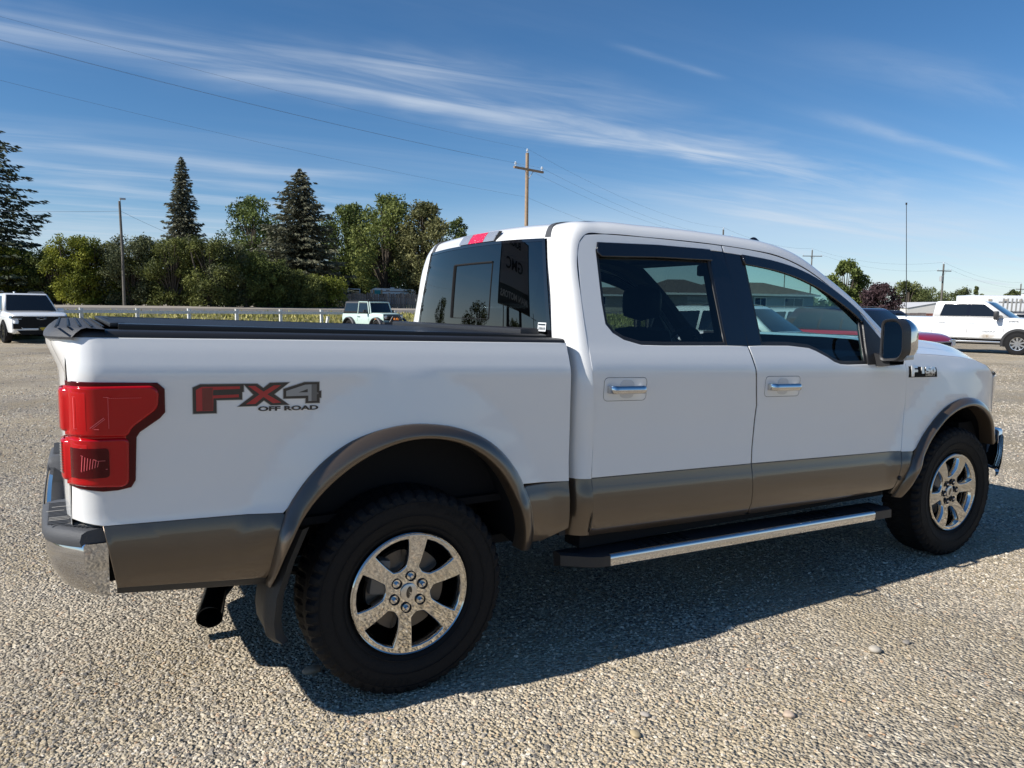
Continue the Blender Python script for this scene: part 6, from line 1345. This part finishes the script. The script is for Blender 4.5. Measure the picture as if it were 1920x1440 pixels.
# ------------------------------------------------------------------ buildings and far things
def house(name, label, px, d, yaw, L_, D_, hw, hr, wallm, roofm, wins=(), garage=None, cat='house'):
    x, y = at(px, d); z = gz(x, y); t = thing(name, label, cat, (x, y, z), yaw)
    mb = MB(); mb.box((0, 0, hw/2), (L_, D_, hw)); mb.build('wall', wallm, t, smooth=False)
    o = .5; a, b = L_/2+o, D_/2+o; r = L_/2-D_/2*.9; mb = MB(); mb.add([(-a, -b, hw-.05), (a, -b, hw-.05), (a, b, hw-.05), (-a, b, hw-.05), (-r, 0, hw+hr), (r, 0, hw+hr)], [(0, 1, 5, 4), (1, 2, 5), (2, 3, 4, 5), (3, 0, 4), (3, 2, 1, 0)]); mb.build('roof', roofm, t, smooth=False)
    mb = MB(); mb.box((0, -b-.01, hw-.10), (2*a, .04, .2)); mb.build('fascia', WOODW, t, smooth=False)
    for (wx, wz, ww, wh) in wins:
        f = MB(); f.box((wx, -D_/2-.03, wz), (ww+.2, .07, wh+.2)); fo = f.build('window', WOODW, t, smooth=False); MB().box((wx, -D_/2-.06, wz), (ww, .04, wh)).build('pane', GL_DARK, fo, smooth=False)
        MB().box((wx, -D_/2-.085, wz), (.05, .03, wh)).build('mullion', WOODW, fo, smooth=False)
    if garage:
        gx, gw, gh = garage; f = MB(); f.box((gx, -D_/2-.03, gh/2), (gw, .07, gh)); fo = f.build('garage_door', mat('garage door', (.55, .52, .46), .6), t, smooth=False)
        for k in range(3): MB().box((gx, -D_/2-.07, gh*(k+1)/4), (gw, .02, .03)).build('panel_joint', BLACK, fo, smooth=False)
    return t
SHING = mat('brown shingles', (.115, .082, .062), .9, var=(3, .75, 1.25)); BEIGE = mat('beige siding', (.42, .38, .31), .8); BLUEG = mat('pale blue siding', (.34, .38, .40), .8)
house('house', 'pale blue house with brown hip roof seen through the front door glass', 1380, 86, -.22, 13.5, 8, 2.35, 1.35, BLUEG, SHING, ((-3.6, 1.35, 1.3, 1.1), (0, 1.35, 1.3, 1.1), (4.2, 1.35, 2.2, 1.1)))
house('house', 'beige house with brown roof and garage seen through the rear door glass', 1262, 78, -.5, 8, 7, 2.2, 1.4, BEIGE, SHING, ((-2.2, 1.3, 1.2, 1.0),), (1.6, 2.6, 1.9))
house('house', 'low house with brown roof seen past the rear headrest', 1140, 92, -.4, 11, 7, 1.9, .9, BEIGE, SHING, ((-2, 1.2, 1.2, .9), (3, 1.2, 1.2, .9)))
x, y = at(1712, 105); t = thing('white_shed', 'white metal shed with low gable roof right of the plum tree', 'shed', (x, y, gz(x, y)), -.5)
MB().prism([(-4.5, 0), (4.5, 0), (4.5, 1.5), (0, 2.3), (-4.5, 1.5)], -6, 6).build('wall', mat('shed white', (.70, .68, .64), .6), t, smooth=False); MB().add([(-4.6, -6.1, 1.5), (0, -6.1, 2.34), (0, 6.1, 2.34), (-4.6, 6.1, 1.5), (4.6, -6.1, 1.5), (4.6, 6.1, 1.5)], [(0, 1, 2, 3), (1, 4, 5, 2)]).build('roof', mat('shed roof', (.62, .61, .6), .5), t, smooth=False); MB().box((1.6, -6.04, .75), (1.6, .06, 1.5)).build('door', mat('shed door', (.3, .29, .27), .6), t, smooth=False)
x, y = at(1765, 92); t = thing('rusty_wall', 'rusty red sheet metal wall behind the distant white pickup bed', 'wall', (x, y, gz(x, y)), -.55); RUST = mat('rusted sheet', (.20, .075, .055), .85, var=(3, .6, 1.4)); RUSTG = mat('grey faded sheet', (.19, .16, .155), .8, var=(3, .7, 1.2))
for k in range(10): MB().box((-4.5+k*.95, 0, .75), (.93, .06+.02*(k % 2), 1.55+.06*(k % 3))).build('sheet_panel', RUSTG if k < 3 else RUST, t, smooth=False)
x, y = at(1790, 72); t = thing('white_frame_rack', 'leaning white slatted rack above the dark car behind the pickup bed', 'rack', (x, y, gz(x, y)), -.5)
for k in range(8): mb = MB(); mb.tube([(-1.1+k*.30, 0, .2), (-.8+k*.30, .1, 1.55)], .05, 6); mb.build('slat', WOODW, t)
mb = MB(); mb.tube([(-.9, .1, 1.55), (1.4, .1, 1.5)], .05, 6); mb.tube([(-1.2, 0, .35), (1.1, 0, .35)], .05, 6); mb.build('rail', WOODW, t)
x, y = at(1900, 54); t = thing('white_trailer', 'long white cargo trailer behind the cab of the distant pickup', 'trailer', (x, y, gz(x, y)), -.62)
mb = MB(); mb.bevbox((0, 0, 1.72), (7.2, 2.3, 2.2), .10); mb.build('box', WHITE2, t)
for k in range(4): MB().box((-2.4+k*1.0, -1.17, 2.5), (.22, .03, .12)).build('marker', mat('tan vent', (.45, .40, .33), .7), t, smooth=False)
mb = MB(); mb.bevbox((.6, -.2, 2.87), (.8, .5, .14), .04); mb.build('roof_vent', WHITE2, t)
for k in (-.6, .5): MB().lathe([(.32, -.12), (.36, -.06), (.36, .06), (.32, .12)], 20, 'Y', (k, -1.0, .36)).build('wheel', RUBBER, t)
x, y = at(1906, 50); t = thing('corral_panels', 'stack of grey slatted corral panels behind the distant pickup at the right edge', 'panels', (x, y, gz(x, y)), -.6); GP = mat('grey panel', (.30, .30, .29), .7)
for k in range(9): mb = MB(); mb.box((-1.1+k*.28, .02*k, 1.35), (.09, .05, 2.4), 0, Matrix.Rotation(.04, 3, 'Y')); mb.build('slat', GP, t, smooth=False)
mb = MB(); mb.box((0, .1, .4), (2.6, .06, .1)); mb.box((0, .1, 2.3), (2.6, .06, .1)); mb.build('rail', GP, t, smooth=False)
# far dark hill line that closes the horizon between the trees
def far_trees():
    rng = np.random.default_rng(77); n = 26000; az = rng.uniform(-1.25, 1.65, n); d = rng.uniform(230, 420, n); x = CAMP[0]+d*np.sin(az); y = CAMP[1]+d*np.cos(az)
    h = 2.2+2.6*np.clip(np.sin(az*23)+.6*np.sin(az*57+1), 0, 2)*.6; z = 1.2+rng.random(n)**.8*h
    a = rng.normal(size=(n, 3)); a /= np.linalg.norm(a, axis=1, keepdims=True); b = np.cross(a, rng.normal(size=(n, 3))); b /= np.linalg.norm(b, axis=1, keepdims=True); s = rng.uniform(.9, 2.2, n)[:, None]; P = np.stack([x, y, z], 1)
    o = quads_mesh('far_woods', np.stack([P-a*s*.6, P+b*s*.4, P+a*s*.6, P-b*s*.4], 1), leaf_mat('far leaves', (.05, .065, .04), (.11, .125, .065)), tint=rng.random(n)); o['kind'] = 'stuff'
far_trees()
# ------------------------------------------------------------------ dealer sign beyond the left edge, mirrored in the rear window
def sign(x, y, yaw, w=5.2, z0=4.2):
    t = thing('dealer_sign', 'tall two post dealer sign left of the photo, mirrored in the rear window', 'sign', (x, y, gz(x, y)), yaw)
    PANEL = mat('sign grey panel', (.30, .30, .32), .5); BK = mat('sign black', (.012, .012, .013), .4); LET = mat('sign letter grey', (.55, .54, .5), .5)
    for k in (-1.0, 1.0): mb = MB(); mb.box((k, 0, (z0)/2), (.42, .42, z0)); mb.build('post', BK, t, smooth=False)
    MB().box((0, 0, z0-1.5), (1.58, .26, .34)).build('cross_bar', BK, t, smooth=False)
    b = MB().box((0, 0, z0+2.7), (w, .8, 5.4)).build('cabinet', BK, t, smooth=False)
    MB().box((0, -.42, z0+3.4), (w-.35, .08, 3.8)).build('face_panel', PANEL, b, smooth=False)
    for txt, zz, sz, m, xs in (('BUICK', z0+4.75, .75, BK, 1.0), ('GMC', z0+3.1, 1.2, BK, 1.15), ('MAN MOTORS', z0+.8, .68, LET, 1.0)):
        o = text_mesh('sign_lettering', txt, sz, m, b, extrude=.02, bold=.02, xscale=xs); o.matrix_local = Matrix.Translation((0, -.50, zz)) @ Matrix.Rotation(pi/2, 4, 'X')
    return t
SIGN = sign(-19.2, 26.6, math.radians(38))
